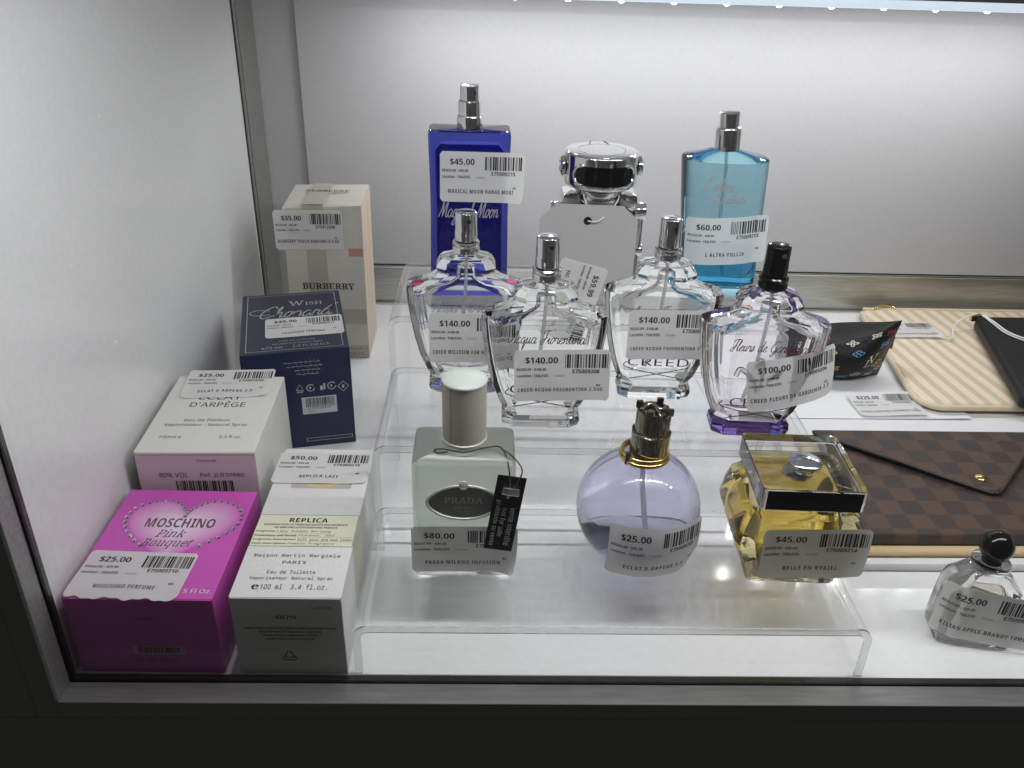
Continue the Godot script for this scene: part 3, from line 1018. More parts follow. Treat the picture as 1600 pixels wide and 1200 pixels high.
# ---------------------------------------------------------------- bottles
func pump(o: Node3D, y: float, m: Material, rc: float, hc: float, rh: float, hh: float, nozzle := true) -> void:
	var c := Geo.new().lathe([[rc * 0.55, y - 3.0], [rc * 0.62, y - 0.4], [rc - 0.6, y], [rc, y + 0.6], [rc, y + hc * 0.42], [rc - 0.5, y + hc * 0.5], [rc - 0.5, y + hc * 0.58], [rc, y + hc * 0.66], [rc, y + hc - 0.9], [rc - 0.8, y + hc], [rc * 0.5, y + hc + 0.2]], 40).closed()
	part(o, "pump_collar", [[c, m, 40.0]])
	var b := y + hc + 0.5
	var h := Geo.new().lathe([[rh * 0.6, b - 0.6], [rh - 0.4, b], [rh, b + 0.5], [rh, b + hh * 0.34], [rh - 0.25, b + hh * 0.36], [rh - 0.25, b + hh - 1.0], [rh - 0.9, b + hh - 0.2], [rh - 1.6, b + hh], [rh * 0.45, b + hh + 0.25]], 40).closed()
	var head := part(o, "spray_head", [[h, m, 40.0]])
	if nozzle:
		var n := Geo.new().lathe([[1.5, 0.0], [1.5, 0.6], [0.5, 0.7]], 16).moved(Transform3D(Basis(Vector3.RIGHT, PI / 2), Vector3(rh * 0.25, b + hh * 0.74, rh - 0.5))).closed()
		part(head, "nozzle", [[n, M.black_matt if m != M.black else M.satin, 40.0]])

func ring8(W: float, D: float, c: float, y: float, r := 1.2) -> PackedVector3Array:
	var cx := minf(c, W * 0.6)
	var cz := minf(c * 0.75, D * 0.7)
	var p := Geo.rounded(PackedVector2Array([Vector2(-W + cx, -D), Vector2(W - cx, -D), Vector2(W, -D + cz), Vector2(W, D - cz), Vector2(W - cx, D), Vector2(-W + cx, D), Vector2(-W, D - cz), Vector2(-W, -D + cz)]), r, 2)
	var out := PackedVector3Array()
	for q in p:
		out.append(Vector3(q.x, y, q.y))
	return out

func slab_ring(W: float, D: float, r: float, y: float, dx := 0.0, dz := 0.0, seg := 4) -> PackedVector3Array:
	var p := Geo.rounded(PackedVector2Array([Vector2(-W, -D), Vector2(W, -D), Vector2(W, D), Vector2(-W, D)]), r, seg)
	var out := PackedVector3Array()
	for q in p:
		out.append(Vector3(q.x + dx, y, q.y + dz))
	return out

func tall_blue_bottle() -> void:
	var o := thing("perfume_bottle", "tall cobalt blue glass bottle with silver spray pump on the tallest riser", "perfume bottle", Vector3(-0.0155, 0.1302, -0.660), 1.0, "bottles on the risers")
	var blue := glass(lin(0.09, 0.11, 0.60, 0.0), 1.5)
	var rs := []
	for e in [[29.0, 12.0, 0.0], [30.6, 13.4, 1.2], [31.0, 13.8, 3.0], [30.4, 13.4, 40.0], [30.0, 13.2, 64.0], [30.4, 13.4, 95.0], [31.2, 13.8, 124.0], [30.8, 13.5, 126.4], [29.2, 12.0, 127.4]]:
		rs.append(slab_ring(e[0], e[1], 3.2, e[2]))
	part(o, "glass_body", [[Geo.new().rings(rs).closed(), blue, 45.0]])
	rs = []
	for e in [[25.0, 9.0, 9.0], [26.0, 9.4, 12.0], [25.4, 9.2, 64.0], [26.0, 9.4, 112.0], [22.0, 7.5, 117.0]]:
		rs.append(slab_ring(e[0], e[1], 4.0, e[2]))
	part(o, "perfume", [[Geo.new().rings(rs).closed(true), glass(lin(0.035, 0.045, 0.36, 0.0), 1.103), 45.0]])
	part(o, "dip_tube", [[Geo.new().tube(PackedVector3Array([Vector3(0, 116, 0), Vector3(2, 60, 0), Vector3(6, 14, 0)]), 1.2, 10).closed(), M.tube, 50.0]])
	var c := Geo.new().lathe([[7.0, 127.2], [9.6, 127.5], [9.7, 134.0], [9.2, 136.6], [8.5, 137.2], [8.5, 146.6], [8.0, 147.6], [7.3, 148.0], [7.3, 157.6], [6.8, 158.4], [3.0, 158.7]], 40).closed()
	part(o, "spray_pump", [[c, M.chrome, 40.0]])
	part(o, "nozzle", [[Geo.new().lathe([[1.4, 0.0], [1.4, 0.5], [0.4, 0.6]], 14).moved(Transform3D(Basis(Vector3.RIGHT, PI / 2), Vector3(3.6, 153.5, 5.9))).closed(), M.black_matt]])
	var s := Geo.new()
	var f := func(x: float, y: float) -> Vector3: return Vector3(x, y, 13.95)
	handwriting(s, "Magical Moon", -24, 62, 46, 0.7, f, 1.6)
	part(o, "script", [[s, M.silver_ink, 60.0]])
	sticker(o, {"price": "$45.00", "code": "E75009215", "name": "MAGICAL MOON HANAE MORI"}, Transform3D(Basis(Vector3.BACK, -0.01), Vector3(9.5, 74.5, 15.4)), bent(1e4, 0.0, 2.5))

func robot_bottle() -> void:
	var o := thing("robot_bottle", "chrome robot-shaped bottle with black visor on the tallest riser", "perfume bottle", Vector3(0.086, 0.1302, -0.660), 1.5, "bottles on the risers")
	# body: a glass block in a chrome frame, shoulders and jointed arms
	var rs := []
	for e in [[25.0, 14.0, 0.0], [27.0, 15.5, 2.0], [28.0, 16.0, 10.0], [28.0, 16.0, 64.0], [26.5, 15.0, 68.0], [22.0, 12.0, 70.0]]:
		rs.append(slab_ring(e[0], e[1], 5.0, e[2]))
	part(o, "body", [[Geo.new().rings(rs).closed(), mat(lin(0.66, 0.68, 0.72), 0.16, 1.0), 45.0]])
	for s in [-1, 1]:
		var sh := Geo.new().box(Vector3(s * 22, 76.0, -1), Vector3(15, 11.5, 27), 3.5).closed()
		part(o, "shoulder", [[sh, M.chrome, 45.0]])
		var arm := part(o, "arm", [[Geo.new().box(Vector3(s * 33.0, 50, 2), Vector3(7, 32, 9), 2.2).closed(), M.chrome, 45.0]])
		part(arm, "joint", [[Geo.new().lathe([[2.0, -5.0], [6.6, -4.6], [7.0, -3.6], [7.0, 3.6], [6.6, 4.6], [2.0, 5.0]], 28).moved(Transform3D(Basis(Vector3.BACK, PI / 2), Vector3(s * 33, 66, 2))).closed(), M.chrome, 40.0]])
		part(arm, "joint", [[Geo.new().lathe([[2.0, -5.0], [4.6, -4.6], [5.0, -3.6], [5.0, 3.6], [4.6, 4.6], [2.0, 5.0]], 28).moved(Transform3D(Basis(Vector3.BACK, PI / 2), Vector3(s * 33, 34, 2))).closed(), M.chrome, 40.0]])
		part(arm, "forearm", [[Geo.new().box(Vector3(s * 32.5, 17, 2), Vector3(5.5, 27, 8), 1.8).closed(), M.satin, 45.0]])
	part(o, "neck", [[Geo.new().lathe([[14.0, 62.5], [16.5, 63.5], [16.5, 66.0], [15.4, 67.0], [16.8, 68.5], [16.8, 71.5], [15.4, 72.6], [16.6, 74.2], [16.6, 77.4], [15.4, 78.6], [18.0, 80.4], [19.5, 84.6]], 48).closed(), M.chrome, 40.0]])
	# head: a squat drum, its visor a capsule-shaped window in a raised rim
	var R := 28.5
	var head := part(o, "head", [[Geo.new().lathe([[18.0, 86.8], [24.6, 86.9], [26.6, 87.3], [27.8, 88.4], [28.3, 89.8], [R, 91.4], [R, 111.0], [28.2, 112.2], [27.4, 113.0], [26.6, 113.2], [18.6, 113.3], [18.4, 112.6], [17.8, 112.6], [17.6, 113.3], [6.0, 113.3]], 72).closed(), M.chrome, 40.0]])
	var wrap := func(rad: float) -> Callable:
		return func(x: float, y: float) -> Vector3: return Vector3(rad * sin(x / rad), y, rad * cos(x / rad))
	var capsule := func(hw: float, hh: float) -> PackedVector2Array:
		var p := PackedVector2Array()
		for i in 40:
			var a := TAU * i / 40
			p.append(Vector2(signf(cos(a)) * (hw - hh) + hh * cos(a), hh * sin(a)))
		return p
	var visor := Geo.new()
	var vf: Callable = wrap.call(R + 0.5)
	var cap: PackedVector2Array = capsule.call(26.0, 7.4)
	visor.sheet(func(u: float, w: float) -> Vector3:
		var x := lerpf(-25.8, 25.8, u)
		var e := maxf(0.0, absf(x) - 18.6)
		var hh := sqrt(maxf(0.01, 7.2 * 7.2 - e * e))
		return vf.call(x, 99.0 + lerpf(-hh, hh, w)), 48, 6)
	part(head, "visor", [[visor, M.black, 60.0]])
	var path := PackedVector3Array()
	var rf: Callable = wrap.call(R + 0.3)
	for q in cap:
		path.append(rf.call(q.x, 99.0 + q.y))
	part(head, "visor_rim", [[Geo.new().tube(path, 1.3, 10, true), M.chrome, 60.0]])
	for s in [-1, 1]:
		part(head, "ear", [[Geo.new().lathe([[3.0, 0.0], [7.6, 0.2], [8.0, 1.0], [8.0, 3.0], [7.2, 3.8], [5.0, 3.9], [4.6, 3.2], [1.0, 3.2]], 32).moved(Transform3D(Basis(Vector3.BACK, -s * PI / 2), Vector3(s * 28.0, 101.0, 0))).closed(), M.chrome, 40.0]])
	for s in [-1, 1]:
		part(head, "lid_seam", [[Geo.new().box(Vector3(s * 12.0, 113.35, -21.5), Vector3(0.7, 0.5, 9.5), 0.1).moved(Transform3D(Basis(Vector3.UP, s * 0.25), Vector3.ZERO)).closed(), M.black_matt]])
	# hang tag
	var t := thing("hang_tag", "large blank grey swing tag with clipped corners tied to the chrome robot bottle", "tag", Vector3(0.0770, 0.1310, -0.6320))
	var g := Geo.new()
	var poly := PackedVector2Array([Vector2(-38, 0), Vector2(-38.5, 66), Vector2(-26, 78), Vector2(25, 77), Vector2(37, 66), Vector2(37, 0)])
	g.prism(Geo.rounded(poly, 0.6, 1), -0.25, 0.25, 0.0)
	g.moved(Transform3D(Basis(Vector3.RIGHT, PI / 2 ), Vector3.ZERO))
	for i in g.v.size():
		g.v[i].y = -g.v[i].y
		if g.v[i].y < 0:
			g.v[i].y = -g.v[i].y
	part(t, "card", [[g.closed(), mat(lin(0.43, 0.43, 0.415), 0.5), 30.0]])
	part(t, "eyelet", [[Geo.new().lathe([[0.5, 0.0], [3.2, 0.0], [3.2, 0.12], [0.5, 0.12]], 24).moved(Transform3D(Basis(Vector3.RIGHT, PI / 2), Vector3(-1.5, 65, 0.3))).closed(), M.black_matt]])
	var cord := PackedVector3Array([Vector3(-1.5, 65, 0.8), Vector3(6, 65.5, 2.2), Vector3(16, 72, -4), Vector3(23, 80, -14), Vector3(20, 84, -26)])
	part(t, "cord", [[Geo.new().tube(smooth3(cord), 0.5, 8), M.string, 60.0], [Geo.new().tube(smooth3(PackedVector3Array([Vector3(-1.5, 65, -0.6), Vector3(-3, 76, -4), Vector3(-5.5, 84, -14), Vector3(-5, 86, -20)])), 0.5, 8), M.string, 60.0]])
	var lab := sticker(t, {"price": "$59.99", "code": "E75009212", "name": "PACO RABANNE PHANTOM", "mark": "AE"}, Transform3D(Basis(Vector3.BACK, -PI / 2 - 0.26), Vector3(5, 8, 0.7)), bent(1e4))
	lab.position = Vector3(-0.0275, 0.005, 0.0008)

func aqua_bottle() -> void:
	var o := thing("perfume_bottle", "aqua blue oval glass bottle leaning slightly, with a plain silver pump", "perfume bottle", Vector3(0.1905, 0.1302, -0.662), -2.0, "bottles on the risers")
	# lens-shaped section that widens and leans to one side as it rises
	var lens := func(W: float, D: float, y: float, dx: float) -> PackedVector3Array:
		var r := PackedVector3Array()
		for i in 48:
			var a := TAU * i / 48
			var c := cos(a)
			var s := sin(a)
			r.append(Vector3(W * signf(c) * pow(absf(c), 0.72) + dx, y, D * signf(s) * pow(absf(s), 0.9)))
		return r
	var rs := []
	for e in [[28.0, 18.0, 0.0, 0.0], [30.0, 19.6, 1.2, 0.0], [30.4, 20.0, 3.5, -0.2], [31.4, 20.6, 40.0, -3.0], [32.6, 21.2, 75.0, -5.6], [33.8, 21.8, 108.0, -8.0], [33.6, 21.6, 109.4, -8.1], [31.0, 19.6, 110.6, -8.2], [20.0, 14.5, 112.6, -8.4], [10.5, 10.2, 115.4, -8.4]]:
		rs.append(lens.call(e[0], e[1], e[2], e[3]))
	part(o, "glass_body", [[Geo.new().rings(rs).closed(), glass(lin(0.44, 0.76, 0.87, 0.0)), 40.0]])
	rs = []
	for e in [[24.0, 13.5, 7.0, -0.6], [27.0, 16.0, 9.0, -0.8], [28.4, 17.0, 30.0, -2.3], [29.0, 17.4, 50.0, -3.7]]:
		rs.append(lens.call(e[0], e[1], e[2], e[3]))
	part(o, "perfume", [[Geo.new().rings(rs).closed(true), glass(lin(0.16, 0.58, 0.88, 0.0), 1.103), 40.0]])
	part(o, "dip_tube", [[Geo.new().tube(PackedVector3Array([Vector3(-8.4, 113, 0), Vector3(-7, 60, 0), Vector3(2, 14, 1)]), 1.3, 10).closed(), M.tube, 50.0]])
	var c := Geo.new().lathe([[8.0, 115.0], [9.8, 115.4], [9.9, 131.0], [9.2, 132.0], [7.6, 132.4], [7.6, 142.6], [7.0, 143.2], [3.0, 143.4]], 40).moved(Transform3D(Basis(Vector3.BACK, 0.05), Vector3(-2.2, 0.3, 0))).closed()
	part(o, "spray_pump", [[c, M.chrome, 40.0]])
	var s := Geo.new()
	var f := func(x: float, y: float) -> Vector3: return Vector3(x - 7.0, y, 21.9 * pow(maxf(0.05, 1.0 - pow(absf(x) / 33.5, 2.77)), 0.45) + 0.2)
	handwriting(s, "L altra", -20, 88, 24, 0.6, f, 1.2)
	handwriting(s, "di cedrina", -12, 79, 26, 0.6, f, 1.2)
	part(o, "script", [[s, M.silver_ink, 60.0]])
	var lay := func(x: float, y: float) -> Vector3:
		var q := clampf(x + 3.0, -32.5, 32.5)
		var z := 21.4 * pow(maxf(0.12, 1.0 - pow(absf(q) / 33.5, 2.77)), 0.45) + 0.9
		if x > 22.0:
			z = maxf(z, 18.0 - (x - 22.0) * 0.1)
		return Vector3(x, y, z)
	sticker(o, {"price": "$60.00", "code": "E75009213", "name": "L ALTRA FOLLIA"}, Transform3D(Basis(Vector3.BACK, 0.06), Vector3(-1.0, 29.5, 0)), lay)

func crest_bottle(o: Node3D, tint: Color, foot: Color, metal: Material, script: String, d: Dictionary, t: Transform3D, f: Callable, ink: Material) -> void:
	var body := glass(tint)
	var rs := []
	var split := foot != tint
	var feet := [[24.4, 11.4, 6.0, 0.0], [26.2, 13.0, 7.0, 1.0], [27.2, 14.0, 7.5, 4.0], [26.8, 13.6, 7.5, 8.4], [24.8, 12.4, 7.0, 10.6]]
	if split:
		for e in feet + [[24.0, 11.8, 7.0, 12.4]]:
			rs.append(ring8(e[0], e[1], e[2], e[3], 1.0))
		part(o, "foot", [[Geo.new().rings(rs).closed(), glass(foot), 22.0]], "violet glass foot")
		rs = []
	else:
		for e in feet:
			rs.append(ring8(e[0], e[1], e[2], e[3], 1.0))
	for e in [[25.2, 12.6, 9.0, 12.6], [28.4, 13.0, 9.5, 17.0], [33.4, 13.3, 10.0, 29.0], [37.0, 13.3, 10.0, 43.0], [39.8, 13.3, 10.0, 58.0], [41.6, 13.3, 10.0, 72.0], [42.2, 13.3, 10.0, 81.0], [41.4, 13.0, 9.6, 83.2], [38.0, 12.4, 9.0, 84.8], [31.0, 12.0, 8.0, 86.2], [25.0, 11.8, 7.0, 88.2], [20.6, 11.6, 6.5, 91.2], [18.6, 11.6, 6.0, 93.0], [20.4, 12.8, 6.0, 95.0], [20.6, 13.0, 6.0, 97.4], [18.4, 11.8, 5.5, 101.6], [16.0, 10.6, 5.0, 103.6], [12.0, 8.8, 4.0, 104.6], [8.4, 7.4, 3.0, 106.0]]:
		rs.append(ring8(e[0], e[1], e[2], e[3], 1.0))
	part(o, "glass_body", [[Geo.new().rings(rs).closed(), body, 22.0]])
	# what is inside: perfume in a smaller hollow of the same outline
	rs = []
	for e in [[17.0, 6.0, 20.5], [21.4, 7.6, 22.0], [25.6, 8.2, 30.0], [29.0, 8.2, 43.0], [31.6, 8.2, 58.0], [33.2, 8.2, 72.0], [33.0, 8.0, 76.0], [26.0, 7.4, 79.5], [14.0, 6.6, 83.0], [7.0, 5.6, 88.0], [6.0, 5.2, 96.0]]:
		rs.append(ring8(e[0], e[1], 5.0, e[2], 1.8))
	part(o, "perfume", [[Geo.new().rings(rs).closed(true), M.liquid, 30.0]])
	part(o, "dip_tube", [[Geo.new().tube(smooth3(PackedVector3Array([Vector3(0, 102, 0), Vector3(0, 84, 0), Vector3(-3, 50, 1), Vector3(-8, 24, 1)]), 4), 1.3, 10).closed(), M.tube, 50.0]])
	pump(o, 106.6, metal, 9.4, 8.0, 7.8, 20.0)
	# engraved crossed strokes, the letters and the script on the front panel
	var g := Geo.new()
	var on := func(x: float, y: float) -> Vector3: return Vector3(x, y, 13.45)
	handwriting(g, script, -24, 66, 50, 0.55, on, 1.25)
	words(g, "CREED", "sans", -22, 28.5, 44, 6.2, on) if not split else words(g, "CREED", "sans", -18, 24.5, 40, 6.2, on)
	var low := 23.5 if not split else 20.5
	line(g, smooth_path(PackedVector2Array([Vector2(-23, low + 8), Vector2(-25, low + 5.5), Vector2(-21, low + 3), Vector2(-6, low - 0.5), Vector2(20, low - 5.5)])), 0.7, on)
	line(g, smooth_path(PackedVector2Array([Vector2(-20, low - 5.5), Vector2(0, low - 1.5), Vector2(22, low + 4)])), 0.7, on)
	part(o, "engraving", [[g, ink, 60.0]])
	if split:
		# three moulded plumes
		var pl := Geo.new()
		for k in [-1, 0, 1]:
			var path := smooth3(PackedVector3Array([Vector3(k * 2, 36, 13.4), Vector3(k * 5, 46, 13.6), Vector3(k * 10, 55 - absf(k) * 5, 13.8), Vector3(k * 13 - 2, 60 - absf(k) * 7, 13.8), Vector3(k * 12 - 5, 55 - absf(k) * 7, 13.7)]), 5)
			pl.join(Geo.new().tube(path, 1.7, 10).closed())
		part(o, "moulded_plumes", [[pl, M.clear, 60.0]])
	sticker(o, d, t, f)

func crest_bottles() -> void:
	var clear := lin(0.99, 0.995, 0.99, 0.0)
	var a := thing("crested_bottle", "clear crested bottle with pink painted flowers on its shoulders", "perfume bottle", Vector3(-0.0155, 0.0872, -0.5660), 1.0, "bottles on the risers")
	crest_bottle(a, clear, clear, M.chrome, "Acqua Fiorentina", {"price": "$140.00", "code": "E75009207", "name": "CREED MILLESIM FOR HIM UM 2.5OZ", "mark": "02"}, Transform3D(Basis(), Vector3(6.0, 27.0, 14.4)), bent(1e4, 0.5), M.silver_ink)
	var petal := mat(lin(0.42, 0.035, 0.2), 0.35)
	var leaf := mat(lin(0.05, 0.16, 0.07), 0.35)
	for e in [[-34.0, 84.9, 5.5, petal], [31.0, 86.6, 4.8, petal], [36.5, 85.4, 5.2, petal], [27.0, 88.0, 2.6, leaf], [-28.0, 87.4, 2.6, leaf]]:
		var b := Geo.new()
		for k in 5:
			var an := TAU * k / 5
			b.join(Geo.new().lathe([[e[2] * 0.5, -0.3], [e[2] * 0.46, 0.25], [e[2] * 0.1, 0.45]], 12).moved(Transform3D(Basis(), Vector3(cos(an), 0, sin(an)) * e[2] * 0.45)))
		b.moved(Transform3D(Basis(Vector3.BACK, -signf(e[0]) * 0.2), Vector3(e[0], e[1], 6.0)))
		part(a, "painted_flower", [[b, e[3], 50.0]])
	var b := thing("crested_bottle", "clear crested bottle with a bright silver pump, standing in front between its twins", "perfume bottle", Vector3(0.0380, 0.0872, -0.5180), 0.0, "bottles on the risers")
	crest_bottle(b, clear, clear, M.chrome, "Acqua Fiorentina", {"price": "$140.00", "code": "E75009208", "name": "CREED ACQUA FOIORENTINA 2.5OZ", "mark": "02"}, Transform3D(Basis(Vector3.BACK, 0.03), Vector3(13.0, 24.0, 14.6)), bent(1e4, 1.0), M.etch)
	var c := thing("crested_bottle", "clear crested bottle standing before the aqua bottle", "perfume bottle", Vector3(0.1245, 0.0872, -0.5610), -2.0, "bottles on the risers")
	crest_bottle(c, clear, clear, M.chrome, "Acqua Fiorentina", {"price": "$140.00", "code": "E75009209", "name": "CREED ACQUA FOIORENTINA 2.5OZ", "mark": "02"}, Transform3D(Basis(Vector3.BACK, 0.03), Vector3(8.0, 35.0, 14.6)), bent(1e4, 0.8, -1.0), M.etch)
	var e := thing("crested_bottle", "lilac-tinted crested bottle with violet foot and black pump", "perfume bottle", Vector3(0.1835, 0.0872, -0.5110), -3.0, "bottles on the risers")
	crest_bottle(e, lin(0.965, 0.945, 0.985, 0.0), lin(0.34, 0.2, 0.68, 0.0), M.black, "Fleurs de Gardenia", {"price": "$100.00", "code": "E75009206", "name": "CREED FLEURS DE GARDENIA 2.5", "mark": "02"}, Transform3D(Basis(Vector3.BACK, 0.17), Vector3(26.0, 26.0, 14.8)), bent(90.0, 0.0, -2.0, -20.0), mat(lin(0.12, 0.01, 0.05), 0.4))

func frosted_bottle() -> void:
	var o := thing("frosted_bottle", "frosted pale green square bottle with a beige leather cap", "perfume bottle", Vector3(-0.0125, 0.0377, -0.4290), 0.5, "bottles on the risers")
	var frost := glass(lin(0.72, 0.77, 0.69, 0.07), 1.5, 0.28)
	var rs := []
	for e in [[29.0, 19.0, 10.6], [30.0, 20.0, 11.4], [30.2, 20.0, 40.0], [30.2, 20.0, 82.0], [29.6, 19.4, 84.4], [27.8, 17.8, 86.2], [20.0, 13.0, 88.2], [12.0, 11.0, 89.2]]:
		rs.append(slab_ring(e[0], e[1], 3.0, e[2]))
	part(o, "glass_body", [[Geo.new().rings(rs).closed(), frost, 40.0]])
	rs = []
	for e in [[28.4, 18.4, 0.0], [29.6, 19.6, 1.0], [29.8, 19.8, 2.0], [29.8, 19.8, 9.4], [29.0, 19.0, 10.3]]:
		rs.append(slab_ring(e[0], e[1], 3.0, e[2]))
	part(o, "base", [[Geo.new().rings(rs).closed(), glass(lin(0.93, 0.96, 0.94, 0.0)), 40.0]], "thick clear glass base")
	var lthr := mat(lin(0.45, 0.42, 0.34), 0.6)
	lthr.heightmap_enabled = true
	lthr.heightmap_texture = noise_texture(0.22, Color.BLACK, Color.WHITE, 256, 2, 31)
	lthr.heightmap_scale = 0.03
	lthr.uv1_triplanar = true
	lthr.uv1_scale = Vector3(18, 18, 18)
	var cap := part(o, "cap", [[Geo.new().lathe([[12.4, 92.0], [12.9, 92.2], [12.9, 128.0], [12.4, 128.3]], 56).closed(), lthr, 40.0]], "beige leather wrapped cap")
	part(cap, "cap_seam", [[Geo.new().box(Vector3(-7.5, 110, 10.5), Vector3(0.35, 35.0, 0.4), 0.1).closed(), mat(lin(0.3, 0.27, 0.21), 0.7)]])
	var rimm := mat(lin(0.62, 0.62, 0.56), 0.35, 0.3)
	part(cap, "rim", [[Geo.new().lathe([[11.0, 89.4], [13.4, 89.6], [13.6, 90.4], [13.5, 91.6], [12.9, 92.0]], 56).closed(), rimm, 40.0]])
	part(cap, "top", [[Geo.new().lathe([[12.6, 128.3], [13.3, 128.5], [13.4, 129.4], [12.8, 130.2], [9.5, 131.6], [5.0, 132.5], [0.5, 132.8]], 56).closed(), mat(lin(0.47, 0.51, 0.46), 0.33), 50.0]], "smooth pale green domed cap top")
	# oval plate with raised rim
	var plate := Geo.new()
	var ov := PackedVector2Array()
	for i in 56:
		var a := TAU * i / 56
		ov.append(Vector2(cos(a) * 21.0 * (1.0 + 0.03 * cos(4 * a)), sin(a) * 12.0))
	plate.prism(ov, -0.4, 0.5, 0.2, 2)
	var em := part(o, "emblem", [[plate.moved(Transform3D(Basis(Vector3.RIGHT, PI / 2), Vector3(0, 58, 20.6))).closed(), mat(lin(0.22, 0.235, 0.21), 0.35, 0.2), 40.0]], "grey oval plate")
	var path := PackedVector3Array()
	for q in ov:
		path.append(Vector3(q.x, 58 + q.y, 21.2))
	part(em, "emblem_rim", [[Geo.new().tube(path, 0.9, 8, true), M.pewter, 60.0]])
	part(em, "crest", [[Geo.new().lathe([[3.0, 0.0], [2.8, 1.0], [1.6, 1.6], [0.2, 1.9]], 12).moved(Transform3D(Basis(Vector3.RIGHT, PI / 2), Vector3(0, 70.4, 20.8))).closed(), M.pewter, 40.0]])
	var g := Geo.new()
	var f := func(x: float, y: float) -> Vector3: return Vector3(x, y, 21.25)
	words(g, "PRADA", "serif_bold", -11.5, 57.5, 23, 4.4, f)
	words(g, "MILANO", "serif", -5.5, 53.6, 11, 1.9, f)
	words(g, "DAL 1913", "serif", -4, 51.0, 8, 1.2, f)
	part(em, "lettering", [[g, mat(lin(0.62, 0.63, 0.6), 0.3, 0.7), 60.0]])
	sticker(o, {"price": "$80.00", "code": "E75009211", "name": "PRADA MILANO INFUSION", "mark": "BE"}, Transform3D(Basis(), Vector3(0.6, 0.0, 21.6)), func(x: float, y: float) -> Vector3:
		var p: Vector3 = bent(1e4, 0.4, 5.0).call(x, y)
		return Vector3(p.x, p.y * 0.90 + 6.0, p.z))
	# the black swing tag on its cord
	var t := thing("swing_tag", "narrow black tag with silver lettering hanging from the frosted bottle", "tag", Vector3(0.0085, 0.0660, -0.4050))
	var slant := Transform3D(Basis(Vector3.BACK, -0.15) * Basis(Vector3.RIGHT, -0.06), Vector3(0, 0, 1.0))
	var cardm := mat(lin(0.008, 0.008, 0.009), 0.25)
	part(t, "card", [[Geo.new().box(Vector3(0, 24, 0), Vector3(17, 52, 0.7), 0.2).moved(slant).closed(), cardm]])
	var l := Geo.new()
	var turn := func(x: float, y: float) -> Vector3: return slant * Vector3(y, -x, 0.5)
	words(l, "vente interdite", "sans", -29, 2.6, 27, 3.8, turn)
	words(l, "not for sale", "sans", -28, -2.2, 20, 3.4, turn)
	words(l, "prohibida su venta", "sans", -33, -6.8, 32, 3.8, turn)
	part(t, "lettering", [[l, mat(lin(0.7, 0.7, 0.68), 0.3, 0.6), 60.0]])
	part(t, "clasp", [[Geo.new().box(Vector3(0.6, 41, 1.8), Vector3(11.0, 5.0, 3.2), 1.2).moved(slant).closed(), M.chrome, 40.0], [Geo.new().box(Vector3(-0.3, 37.4, 1.4), Vector3(2.0, 2.4, 1.8), 0.6).moved(slant).closed(), M.chrome, 40.0]])
	var dark := mat(lin(0.03, 0.028, 0.025), 0.7)
	part(t, "cord", [[Geo.new().tube(smooth3(PackedVector3Array([slant * Vector3(0, 43, 1.5), Vector3(5, 55, -4), Vector3(1, 61, -14), Vector3(-8, 62.4, -12), Vector3(-21, 62.0, -7.5), Vector3(-33, 61.8, -11), Vector3(-38, 61, -11), Vector3(-36, 60, -9.5), Vector3(-30, 61.2, -9)])), 0.45, 8), dark, 60.0], [Geo.new().tube(smooth3(PackedVector3Array([slant * Vector3(2, 43, 1.5), Vector3(13, 53, -2), Vector3(8, 58.5, -8), Vector3(1, 60.5, -14)])), 0.45, 8), dark, 60.0]])

